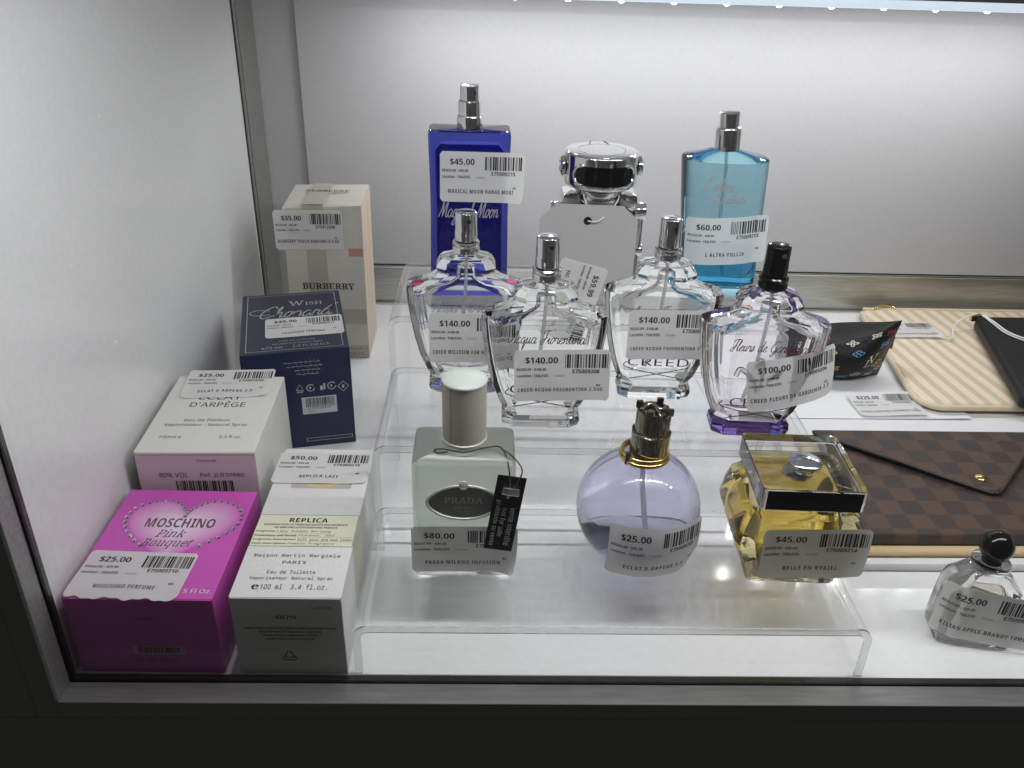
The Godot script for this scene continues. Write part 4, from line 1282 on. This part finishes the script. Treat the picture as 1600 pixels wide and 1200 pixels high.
func ball_bottle() -> void:
	var o := thing("round_bottle", "round lavender glass bottle with a dark metal pump and gold ring", "perfume bottle", Vector3(0.0992, 0.0377, -0.4450), 0.0, "bottles on the risers")
	var R := 39.8
	var cy := 29.5
	var pr := [[20.0, 0.0]]
	for i in 41:
		var a := lerpf(-asin((cy - 1.2) / R), PI / 2 - 0.36, i / 40.0)
		pr.append([R * cos(a), cy + R * sin(a)])
	pr.append([13.0, cy + R * sin(PI / 2 - 0.36) + 1.0])
	pr.append([11.0, cy + R * sin(PI / 2 - 0.36) + 2.6])
	part(o, "glass_body", [[Geo.new().lathe(pr, 72).closed(), glass(lin(0.89, 0.885, 0.965, 0.0)), 50.0]])
	pr = [[12.0, 7.0]]
	for i in 31:
		var a := lerpf(-0.75, PI / 2 - 0.45, i / 30.0)
		pr.append([(R - 5.0) * cos(a), cy + (R - 5.0) * sin(a)])
	part(o, "perfume", [[Geo.new().lathe(pr, 64).closed(true), glass(lin(0.82, 0.82, 0.96, 0.06), 1.103), 50.0]])
	part(o, "dip_tube", [[Geo.new().tube(smooth3(PackedVector3Array([Vector3(0, 60, 0), Vector3(1, 40, 2), Vector3(5, 12, 6)]), 4), 1.4, 10).closed(), M.tube, 50.0]])
	var top := cy + R * sin(PI / 2 - 0.36) + 1.2
	var ring := Geo.new()
	for e in [[14.6, top + 1.4, 1.5], [13.8, top + 4.2, 1.3]]:
		var p := PackedVector3Array()
		for i in 48:
			p.append(Vector3(cos(TAU * i / 48) * e[0], e[1], sin(TAU * i / 48) * e[0]))
		ring.join(Geo.new().tube(p, e[2], 10, true))
	part(o, "gold_ring", [[ring, M.gold, 60.0]], "polished gold double ring")
	part(o, "ring_knot", [[Geo.new().box(Vector3(-12.0, top + 4.0, 8.6), Vector3(3.4, 9.0, 3.0), 0.9).moved(Transform3D(Basis(Vector3.UP, 0.0), Vector3.ZERO)).closed(), M.gunmetal, 40.0]])
	var b := top + 0.5
	var lean := Transform3D(Basis(Vector3.BACK, -0.02), Vector3(1.0, 0, 0))
	var barrel := Geo.new().lathe([[11.4, b - 2.0], [12.0, b], [12.0, b + 17.6], [11.4, b + 18.4], [10.7, b + 18.6], [10.7, b + 32.0], [10.1, b + 33.2], [8.8, b + 33.0], [8.6, b + 30.5], [4.0, b + 30.4]], 56).moved(lean).closed()
	part(o, "pump_barrel", [[barrel, M.gunmetal, 40.0]])
	var ridge := PackedVector3Array()
	for i in 48:
		ridge.append(lean * Vector3(cos(TAU * i / 48) * 11.6, b + 18.4 + 0.5 * sin(TAU * i * 6 / 48.0), sin(TAU * i / 48) * 11.6))
	part(o, "barrel_ridge", [[Geo.new().tube(ridge, 0.6, 8, true), M.gunmetal, 60.0]])
	for k in 4:
		var a := 0.5 + TAU * k / 4
		var prong := Geo.new().box(Vector3(cos(a) * 9.8, b + 34.2, sin(a) * 9.8), Vector3(4.2, 5.0, 2.2), 0.5)
		part(o, "prong", [[prong.moved(lean).closed(), M.gunmetal, 40.0]])
	part(o, "twisted_knot", [[Geo.new().tube(smooth3(PackedVector3Array([Vector3(-8.5, b + 34, 2), Vector3(-2, b + 35.4, -3), Vector3(3, b + 35, 3), Vector3(8, b + 34, -2)])), 1.4, 10).moved(lean).closed(), M.gunmetal, 60.0], [Geo.new().tube(smooth3(PackedVector3Array([Vector3(2, b + 14, 12.0), Vector3(2.4, b + 24, 11.6), Vector3(2.0, b + 34, 9.6), Vector3(0, b + 35.5, 2)])), 0.9, 10).moved(lean).closed(), M.gunmetal, 60.0]])
	var skin := func(x: float, y: float) -> Vector3:
		var p: Vector3 = bent(46.0, 0.0, -3.5).call(x, y)
		p.z -= 0.006 * (y - 20.0) * (y - 20.0)
		return p
	sticker(o, {"price": "$25.00", "code": "E75009205", "name": "ECLAT D ARPEGE 3.3", "mark": "AZ"}, Transform3D(Basis(Vector3.UP, 0.16) * Basis(Vector3.RIGHT, 0.03) * Basis(Vector3.BACK, -0.02), Vector3(7.0, 3.2, 40.2)), skin)

func cube_bottle() -> void:
	var o := thing("cube_bottle", "faceted amber cube bottle with a thick clear square cap", "perfume bottle", Vector3(0.1925, 0.0377, -0.4330), -2.5, "bottles on the risers")
	var amber := glass(lin(0.94, 0.83, 0.46, 0.0))
	var rs := []
	for e in [[25.0, 25.0, 4.0, 0.0], [27.4, 27.4, 5.0, 1.2], [28.6, 28.4, 5.5, 4.0], [33.0, 31.0, 8.0, 17.0], [38.0, 32.4, 10.0, 29.0], [38.6, 32.6, 10.0, 32.0], [36.6, 31.4, 8.5, 43.0], [34.0, 30.0, 7.0, 51.0], [31.0, 28.0, 7.0, 54.0], [22.0, 20.0, 7.0, 56.2]]:
		rs.append(slab_ring(e[0], e[1], e[2], e[3], 0.0, 0.0, 4))
	part(o, "glass_body", [[Geo.new().rings(rs).closed(), amber, 26.0]])
	rs = []
	for e in [[17.0, 16.0, 9.0], [20.0, 19.0, 11.0], [25.0, 22.0, 27.0], [26.0, 22.0, 32.0], [23.0, 20.0, 45.0], [14.0, 12.0, 49.0]]:
		rs.append(slab_ring(e[0], e[1], 6.0, e[2]))
	part(o, "perfume", [[Geo.new().rings(rs).closed(true), glass(lin(0.92, 0.77, 0.30, 0.05), 1.12), 35.0]])
	part(o, "neck", [[Geo.new().lathe([[9.0, 56.0], [9.4, 56.4], [9.4, 57.6], [8.0, 57.8]], 32).closed(), M.satin, 40.0]])
	var cap := Geo.new()
	cap.prism(Geo.rounded(PackedVector2Array([Vector2(-30.8, -31.5), Vector2(30.8, -31.5), Vector2(30.8, 31.5), Vector2(-30.8, 31.5)]), 4.0, 5), 58.0, 73.0, 0.9, 3)
	var cp := part(o, "cap", [[cap.moved(Transform3D(Basis(Vector3.UP, 0.0), Vector3(2.0, 0, -1.0))).closed(), glass(lin(0.985, 0.985, 0.975, 0.0), 1.49), 40.0]], "thick clear square cap")
	part(cp, "front_plate", [[Geo.new().box(Vector3(2.0, 65.5, 30.75), Vector3(56.0, 13.2, 0.4), 0.15).closed(), M.black]], "thin glossy black plate laid on the front face of the clear cap")  # thin black plate laid over the front face of the clear cap
	part(cp, "button", [[Geo.new().lathe([[4.0, 59.0], [6.0, 60.0], [6.6, 66.0], [9.6, 71.0], [10.2, 73.2], [9.6, 74.6], [7.0, 75.6], [3.0, 76.0]], 48).moved(Transform3D(Basis(), Vector3(3.0, 0.6, 1.5))).closed(), mat(lin(0.72, 0.78, 0.85), 0.08, 1.0), 50.0]], "polished round button sunk in the cap")
	sticker(o, {"price": "$45.00", "code": "E75009214", "name": "BELLE EN RYKIEL"}, Transform3D(Basis(Vector3.BACK, 0.05) * Basis(Vector3.RIGHT, 0.04), Vector3(9.0, 10.0, 32.8)), bent(1e4, 0.8, -1.5))

func mini_bottle() -> void:
	var o := thing("mini_bottle", "miniature clear glass bottle with a glossy black ball stopper", "perfume bottle", Vector3(0.3130, 0.0003, -0.4040), -10.0)
	var rs := []
	for e in [[21.0, 12.6, 4.0, 0.0], [22.6, 14.0, 5.0, 1.2], [23.0, 14.4, 5.0, 5.0], [22.4, 14.2, 5.0, 24.0], [21.4, 13.8, 5.0, 38.0], [19.6, 13.0, 5.0, 43.0], [15.0, 11.0, 5.0, 48.0], [12.0, 9.4, 5.0, 52.0], [9.4, 9.0, 5.0, 53.6]]:
		rs.append(slab_ring(e[0], e[1], e[2], e[3], 0, 0, 4))
	part(o, "glass_body", [[Geo.new().rings(rs).closed(), glass(lin(0.97, 0.98, 0.97, 0.05)), 28.0]])
	rs = []
	for e in [[15.0, 8.0, 9.0], [18.0, 9.4, 12.0], [17.6, 9.2, 32.0], [12.0, 7.0, 38.0]]:
		rs.append(slab_ring(e[0], e[1], 4.0, e[2]))
	part(o, "perfume", [[Geo.new().rings(rs).closed(true), glass(lin(0.98, 0.97, 0.93, 0.10), 1.103), 35.0]])
	part(o, "neck_ring", [[Geo.new().lathe([[6.5, 53.6], [10.6, 54.0], [11.6, 56.0], [11.4, 58.4], [9.6, 59.6], [6.5, 59.4]], 40).moved(Transform3D(Basis(), Vector3(0, 0.2, 0))).closed(), M.clear, 50.0]])
	var pr := []
	for i in 25:
		var a := lerpf(-PI / 2 + 0.3, PI / 2 - 0.02, i / 24.0)
		pr.append([9.9 * cos(a), 70.0 + 9.9 * sin(a)])
	part(o, "stopper", [[Geo.new().lathe(pr, 56).closed(), M.black, 60.0]], "glossy black ball")
	part(o, "stopper_foot", [[Geo.new().lathe([[5.6, 57.0], [6.0, 57.2], [6.0, 61.6], [4.0, 61.8]], 32).closed(), M.black]])
	sticker(o, {"price": "$25.00", "code": "E75009201", "name": "KILIAN APPLE BRANDY 10ML"}, Transform3D(Basis(Vector3.BACK, -0.07) * Basis(Vector3.RIGHT, -0.03), Vector3(2.5, 6.0, 16.2)), func(x: float, y: float) -> Vector3:
		var e := maxf(0.0, -x - 17.0)
		return Vector3(x + e * 0.12, y, -e * 0.5 + 0.3 * sin(x * 0.2)))

# ---------------------------------------------------------------- papers and leather goods
func papers() -> void:
	var sheet := thing("paper_sheet", "plain white paper sheet under the black patterned pouch", "paper", Vector3(0.326, 0.0004, -0.778), 0.6)
	part(sheet, "sheet", [[Geo.new().sheet(func(u: float, w: float) -> Vector3:
		return Vector3(-119 + u * 238 - (1.0 - w) * 6.0 + w * 4.0, 0.4 + 1.5 * maxf(0, u - 0.75) * 4 * maxf(0, w - 0.7) * 3, -108 + w * 216), 20, 20), mat(lin(0.76, 0.76, 0.76), 0.55), 60.0]])
	var board := thing("white_board", "white padded card tray under the checked clutch", "board", Vector3(0.455, 0, -0.5605), 0.4)
	part(board, "board", [[Geo.new().box(Vector3(0, 4.0, 0), Vector3(418, 7.6, 198), 2.5).closed(), mat(lin(0.72, 0.72, 0.72), 0.5), 40.0]])
	var t := thing("price_tag", "loose curled price card reading 225 dollars, on the paper sheet", "tag", Vector3(0.379, 0.0022, -0.672), 2.0)
	sticker(t, {"price": "$225.00", "code": "E75012852", "name": "LOUIS VUITTON COSMETIC BAG"}, Transform3D(LYING, Vector3(0, 0.6, 0)), func(x: float, y: float) -> Vector3:
		return Vector3(x - y * 0.02, y, 0.8 + 0.0042 * (y - 10) * (y - 10) + 0.6 * sin(x * 0.09)), "card")

func leather_grain(freq: float, sd: int) -> ImageTexture:
	return noise_texture(freq, Color(0.2, 0.2, 0.2), Color(0.9, 0.9, 0.9), 512, 3, sd)

func blossom(g: Geo, c: Vector2, r: float, petals: int, turn: float, f: Callable, round_ := false) -> void:
	var p := PackedVector2Array()
	for i in 49:
		var a := TAU * i / 48
		var k := absf(cos(a * petals / 2.0))
		var rad := r * (0.35 + 0.65 * (pow(k, 0.6) if round_ else pow(k, 2.2)))
		p.append(c + Vector2(cos(a + turn), sin(a + turn)) * rad)
	line(g, p, r * 0.2, f)
	var q := PackedVector2Array()
	for i in 13:
		q.append(c + Vector2(cos(TAU * i / 12), sin(TAU * i / 12)) * r * 0.18)
	line(g, q, r * 0.16, f)

func leather_goods() -> void:
	# ---- black pouch with coloured marks: upright seam at its right end, flat and thick at the other
	var o := thing("cosmetic_pouch", "small black leather pouch printed with multicoloured flowers and monograms", "pouch", Vector3(0.389, 0.0012, -0.757), -10.0)
	var hide := mat(lin(0.007, 0.007, 0.008), 0.42, 0.0, 0.34)
	hide.heightmap_enabled = true
	hide.heightmap_texture = leather_grain(0.12, 4)
	hide.heightmap_scale = 0.09
	hide.uv1_triplanar = true
	hide.uv1_scale = Vector3(8, 8, 8)
	var skin := func(u: float, a: float, out: float) -> Vector3:
		# u 0 at the flat end, 1 at the upright seam; a round the section, 0 facing forward
		var e := pow(u, 1.5)
		var hh := lerpf(23.0, 31.0, e) - 2.0 * sin(u * PI)
		var dd := lerpf(36.0, 2.2, pow(u, 5.0)) + 1.6 * sin(u * 11.0)
		var c := cos(a)
		var s := sin(a)
		var y := hh + (hh + out) * signf(s) * pow(absf(s), 0.95)
		var z := (dd + out) * signf(c) * pow(absf(c), 0.85)
		return Vector3(lerpf(-95, 6, u) + 10.0 * e * (y / 62.0), maxf(0.3, y + 0.5 * sin(u * 14.0 + a * 3.0)), z)
	var rs := []
	for k in 29:
		var r := PackedVector3Array()
		for i in 56:
			r.append(skin.call(k / 28.0, TAU * i / 56, 0.0))
		rs.append(r)
	part(o, "pouch_body", [[Geo.new().rings(rs).closed(), hide, 60.0]])
	var tab := Geo.new().box(Vector3(11, 36, -4), Vector3(8, 14, 2.4), 1.0)
	part(o, "end_tab", [[tab.closed(), mat(lin(0.16, 0.085, 0.035), 0.5)]], "tan leather tab")
	var hues := [lin(0.62, 0.52, 0.06), lin(0.1, 0.3, 0.55), lin(0.55, 0.2, 0.03), lin(0.62, 0.6, 0.5), lin(0.03, 0.25, 0.08), lin(0.4, 0.04, 0.03)]
	var inks := []
	for k in 6:
		inks.append(Geo.new())
	var on := func(x: float, y: float) -> Vector3:
		# x 0..100 along the pouch, y 0..100 over its front
		return skin.call(clampf(x / 100.0, 0.0, 1.0), lerpf(-1.0, 1.35, y / 100.0), 0.5)
	var marks := [[22, 68, 0, 0], [30, 40, 4, 2], [42, 62, 0, 1], [48, 36, 2, 0], [60, 78, 3, 3], [58, 14, 1, 0], [66, 60, 1, 1], [70, 20, 3, 1], [78, 42, 3, 2], [80, 82, 3, 0], [84, 14, 3, 0], [88, 34, 0, 1], [90, 60, 1, 0], [93, 78, 5, 0], [94, 22, 3, 1], [10, 30, 1, 0], [12, 80, 3, 2], [36, 88, 5, 1], [38, 12, 0, 1]]
	for m in marks:
		if m[3] == 2:
			words(inks[m[2]], "L", "serif", m[0] - 4, m[1] - 7, 6, 11, on, 0.15)
			words(inks[m[2]], "V", "serif", m[0] - 1, m[1] - 3, 9, 12, on)
		else:
			blossom(inks[m[2]], Vector2(m[0], m[1]), 5.0, 4, 0.78 if m[3] == 0 else 0.0, on, m[3] == 1)
	var printed := []
	for k in 6:
		printed.append([inks[k], mat(hues[k], 0.4), 60.0])
	part(o, "print", printed)
	# ---- cream striped pouch lying flat
	o = thing("striped_pouch", "flat cream pouch with beige stripes and cream piping, lying by the back wall", "pouch", Vector3(0.53, 0.0018, -0.795), 0.6)
	var im := Image.create(256, 256, false, Image.FORMAT_RGB8)
	var rng := RandomNumberGenerator.new()
	rng.seed = 9
	for y in 256:
		for x in 256:
			var s := fposmod(x / 64.0, 1.0)
			var c := Color(0.80, 0.72, 0.61) if s < 0.46 else Color(0.885, 0.83, 0.735)
			var n := rng.randf_range(-0.02, 0.02) + (0.012 if (x + y) % 3 == 0 else 0.0)
			im.set_pixel(x, y, Color(c.r + n, c.g + n, c.b + n))
	var stripe := mat(Color.WHITE, 0.6)
	stripe.albedo_texture = ImageTexture.create_from_image(im)
	var outline_ := Geo.rounded(PackedVector2Array([Vector2(-97, -108), Vector2(170, -110), Vector2(170, 112), Vector2(-122, 110)]), 26.0, 8)
	outline_ = Geo.rounded(PackedVector2Array([Vector2(-97, -108), Vector2(0, -106.5), Vector2(170, -110), Vector2(170, 112), Vector2(-110, 112), Vector2(-124, 98), Vector2(-110, -5)]), 12.0, 6)
	var b := Geo.new().prism(outline_, 0.3, 9.5, 4.0, 4)
	for i in b.v.size():
		var p := b.v[i]
		b.uv[i] = Vector2((p.x - 0.12 * p.z) / 62.0, p.z / 62.0)
		if p.y > 5.0:
			b.v[i].y += 1.2 * sin(p.x * 0.05) * cos(p.z * 0.04)
	part(o, "canvas_body", [[b.closed(), stripe, 50.0]])
	var rim := PackedVector3Array()
	for q in outline_:
		rim.append(Vector3(q.x, 5.0, q.y))
	part(o, "piping", [[Geo.new().tube(rim, 2.9, 10, true), mat(lin(0.66, 0.56, 0.40), 0.55), 60.0]], "smooth cream leather piping")
	part(o, "zip", [[Geo.new().box(Vector3(36, 9.2, -106.5), Vector3(262, 3.0, 5.0), 1.2).closed(), mat(lin(0.68, 0.55, 0.36), 0.5)]])
	part(o, "zip_pull", [[Geo.new().tube(smooth3(PackedVector3Array([Vector3(-84, 10.5, -104), Vector3(-74, 14.5, -106), Vector3(-64, 13, -108), Vector3(-58, 10.5, -105)])), 1.2, 8).closed(), M.gold, 60.0]])
	var t := thing("price_tag", "white price card tied on the cream striped pouch", "tag", Vector3(0.462, 0.0125, -0.8215), 2.0)
	sticker(t, {"price": "$325.00", "code": "E75012851", "name": "LOUIS VUITTON BAG-PSM-BEVERLY"}, Transform3D(LYING, Vector3(0, 1.0, 0)), bent(1e4, 0.3), "card")
	part(t, "cord", [[Geo.new().tube(smooth3(PackedVector3Array([Vector3(22, 1.5, -3), Vector3(30, 1.6, 4), Vector3(38, 2, 3), Vector3(46, 6, -14), Vector3(58, 14, -20), Vector3(72, 20, -20)])), 0.8, 8), M.string, 60.0]])
	# ---- black bag on top of the cream one
	o = thing("black_bag", "black grained leather pouch with white cord, lying on the striped pouch", "pouch", Vector3(0.62, 0.0128, -0.768), 0.0)
	var hide2 := mat(lin(0.010, 0.010, 0.012), 0.45, 0.0, 0.38)
	hide2.heightmap_enabled = true
	hide2.heightmap_texture = leather_grain(0.09, 14)
	hide2.heightmap_scale = 0.06
	hide2.uv1_triplanar = true
	hide2.uv1_scale = Vector3(7, 7, 7)
	var bp := Geo.rounded(PackedVector2Array([Vector2(-86, -80), Vector2(110, -84), Vector2(110, 100), Vector2(-132, 100)]), 8.0, 5)
	part(o, "bag_body", [[Geo.new().prism(bp, 0.2, 16.0, 6.0, 5).closed(), hide2, 50.0]])
	part(o, "zip_end", [[Geo.new().box(Vector3(-84, 13, -80), Vector3(12, 8, 4), 1.0).closed(), M.gold]])
	part(o, "cord", [[Geo.new().tube(smooth3(PackedVector3Array([Vector3(-78, 17, -78), Vector3(-76, 17.6, -58), Vector3(-74, 17.6, -34), Vector3(-62, 17.6, -16), Vector3(-44, 17.6, -8), Vector3(-20, 17.6, -4)])), 1.0, 8), M.string, 60.0], [Geo.new().tube(smooth3(PackedVector3Array([Vector3(-79, 17, -79), Vector3(-79, 17.4, -56), Vector3(-77, 17.4, -30), Vector3(-62, 17.4, -8), Vector3(-44, 17.4, 4), Vector3(-20, 17.4, 6)])), 0.8, 8), M.string, 60.0]])
	var fl := Geo.new()
	for k in 9:
		var a := TAU * k / 9
		fl.join(Geo.new().tube(smooth3(PackedVector3Array([Vector3(-50, 17.4, -12), Vector3(-50 + cos(a) * 5, 21 + 2 * sin(k * 2.1), -12 + sin(a) * 5), Vector3(-50 + cos(a) * 11, 18.6 + 2 * cos(k * 1.3), -12 + sin(a) * 11)]), 4), 1.6, 8).closed())
	part(o, "frayed_knot", [[fl, mat(lin(0.8, 0.79, 0.75), 0.7), 60.0]], "frayed white knot of the cord")
	# ---- cream dust bag under the clutch
	o = thing("dust_bag", "cream cloth dust bag lying flat under the checked clutch", "bag", Vector3(0.395, 0.008, -0.538), 0.6)
	var cloth := mat(lin(0.62, 0.47, 0.26), 0.8)
	cloth.heightmap_enabled = true
	cloth.heightmap_texture = leather_grain(0.3, 24)
	cloth.heightmap_scale = 0.03
	cloth.uv1_triplanar = true
	cloth.uv1_scale = Vector3(14, 14, 14)
	var db := Geo.new().prism(Geo.rounded(PackedVector2Array([Vector2(-136, -66), Vector2(130, -66), Vector2(130, 71), Vector2(-132, 71)]), 5.0, 4), 0.1, 6.4, 3.0, 4)
	for i in db.v.size():
		if db.v[i].y > 3.0:
			db.v[i].y += 0.7 * sin(db.v[i].x * 0.07)
	part(o, "cloth", [[db.closed(), cloth, 60.0]])
	# ---- checked clutch with pointed flap
	o = thing("checked_clutch", "brown checked envelope clutch with pointed flap and brass snap", "clutch", Vector3(0.372, 0.0150, -0.538), 0.4)
	var ck := Image.create(512, 512, false, Image.FORMAT_RGB8)
	var nz := FastNoiseLite.new()
	nz.frequency = 0.03
	for y in 512:
		for x in 512:
			var odd := (x / 256 + y / 256) % 2 == 0
			var weave := 0.5 + 0.5 * sin((x + (y if (y / 16) % 2 == 0 else -y) * 0.6) * TAU / 24.0) * cos(y * TAU / 16.0)
			var c := Color(0.38, 0.285, 0.215).lerp(Color(0.215, 0.155, 0.13), weave * 0.85) if odd else Color(0.25, 0.195, 0.175).lerp(Color(0.17, 0.13, 0.125), weave * 0.8)
			var n := nz.get_noise_2d(x, y) * 0.02
			ck.set_pixel(x, y, Color(c.r + n, c.g + n, c.b + n))
	var check := mat(Color.WHITE, 0.48)
	check.albedo_texture = ImageTexture.create_from_image(ck)
	check.heightmap_enabled = true
	check.heightmap_texture = leather_grain(0.06, 34)
	check.heightmap_scale = 0.05
	var lay := func(g: Geo) -> Geo:
		for i in g.v.size():
			g.uv[i] = Vector2(g.v[i].x / 33.0, g.v[i].z / 33.0 - g.v[i].y / 33.0)
		return g
	var cb := Geo.new().prism(Geo.rounded(PackedVector2Array([Vector2(-100, -67), Vector2(96, -67), Vector2(96, 66), Vector2(-104, 66)]), 4.0, 4), 0.1, 10.0, 2.2, 3)
	part(o, "body", [[lay.call(cb).closed(), check, 40.0]])
	var flap := Geo.new().prism(Geo.rounded(PackedVector2Array([Vector2(-99, -67.5), Vector2(95, -67.5), Vector2(94, -62), Vector2(18, 17.5), Vector2(7, 17.5), Vector2(-98, -62)]), 5.0, 5), 10.3, 13.0, 1.0, 2)
	for i in flap.v.size():
		flap.v[i].y += 2.2 * maxf(0.0, 1.0 - absf(flap.v[i].z + 20.0) / 60.0)
	part(o, "flap", [[lay.call(flap).closed(), check, 40.0]])
	var edge := PackedVector3Array()
	for q in smooth_path(PackedVector2Array([Vector2(-98, -62), Vector2(-45, -20), Vector2(5, 16.5), Vector2(12.5, 18.6), Vector2(20, 16), Vector2(56, -22), Vector2(94, -62)]), 6):
		edge.append(Vector3(q.x, 11.7 + 2.2 * maxf(0.0, 1.0 - absf(q.y + 20.0) / 60.0), q.y))
	part(o, "flap_edge", [[Geo.new().tube(edge, 1.5, 8).closed(), mat(lin(0.012, 0.009, 0.008), 0.4), 60.0]], "dark painted flap edge")
	part(o, "snap", [[Geo.new().lathe([[5.2, 0.0], [5.2, 0.8], [4.4, 1.7], [2.4, 2.3], [0.2, 2.5]], 32).moved(Transform3D(Basis(), Vector3(11.0, 13.2, 1.5))).closed(), M.gold, 50.0]], "brass snap button")
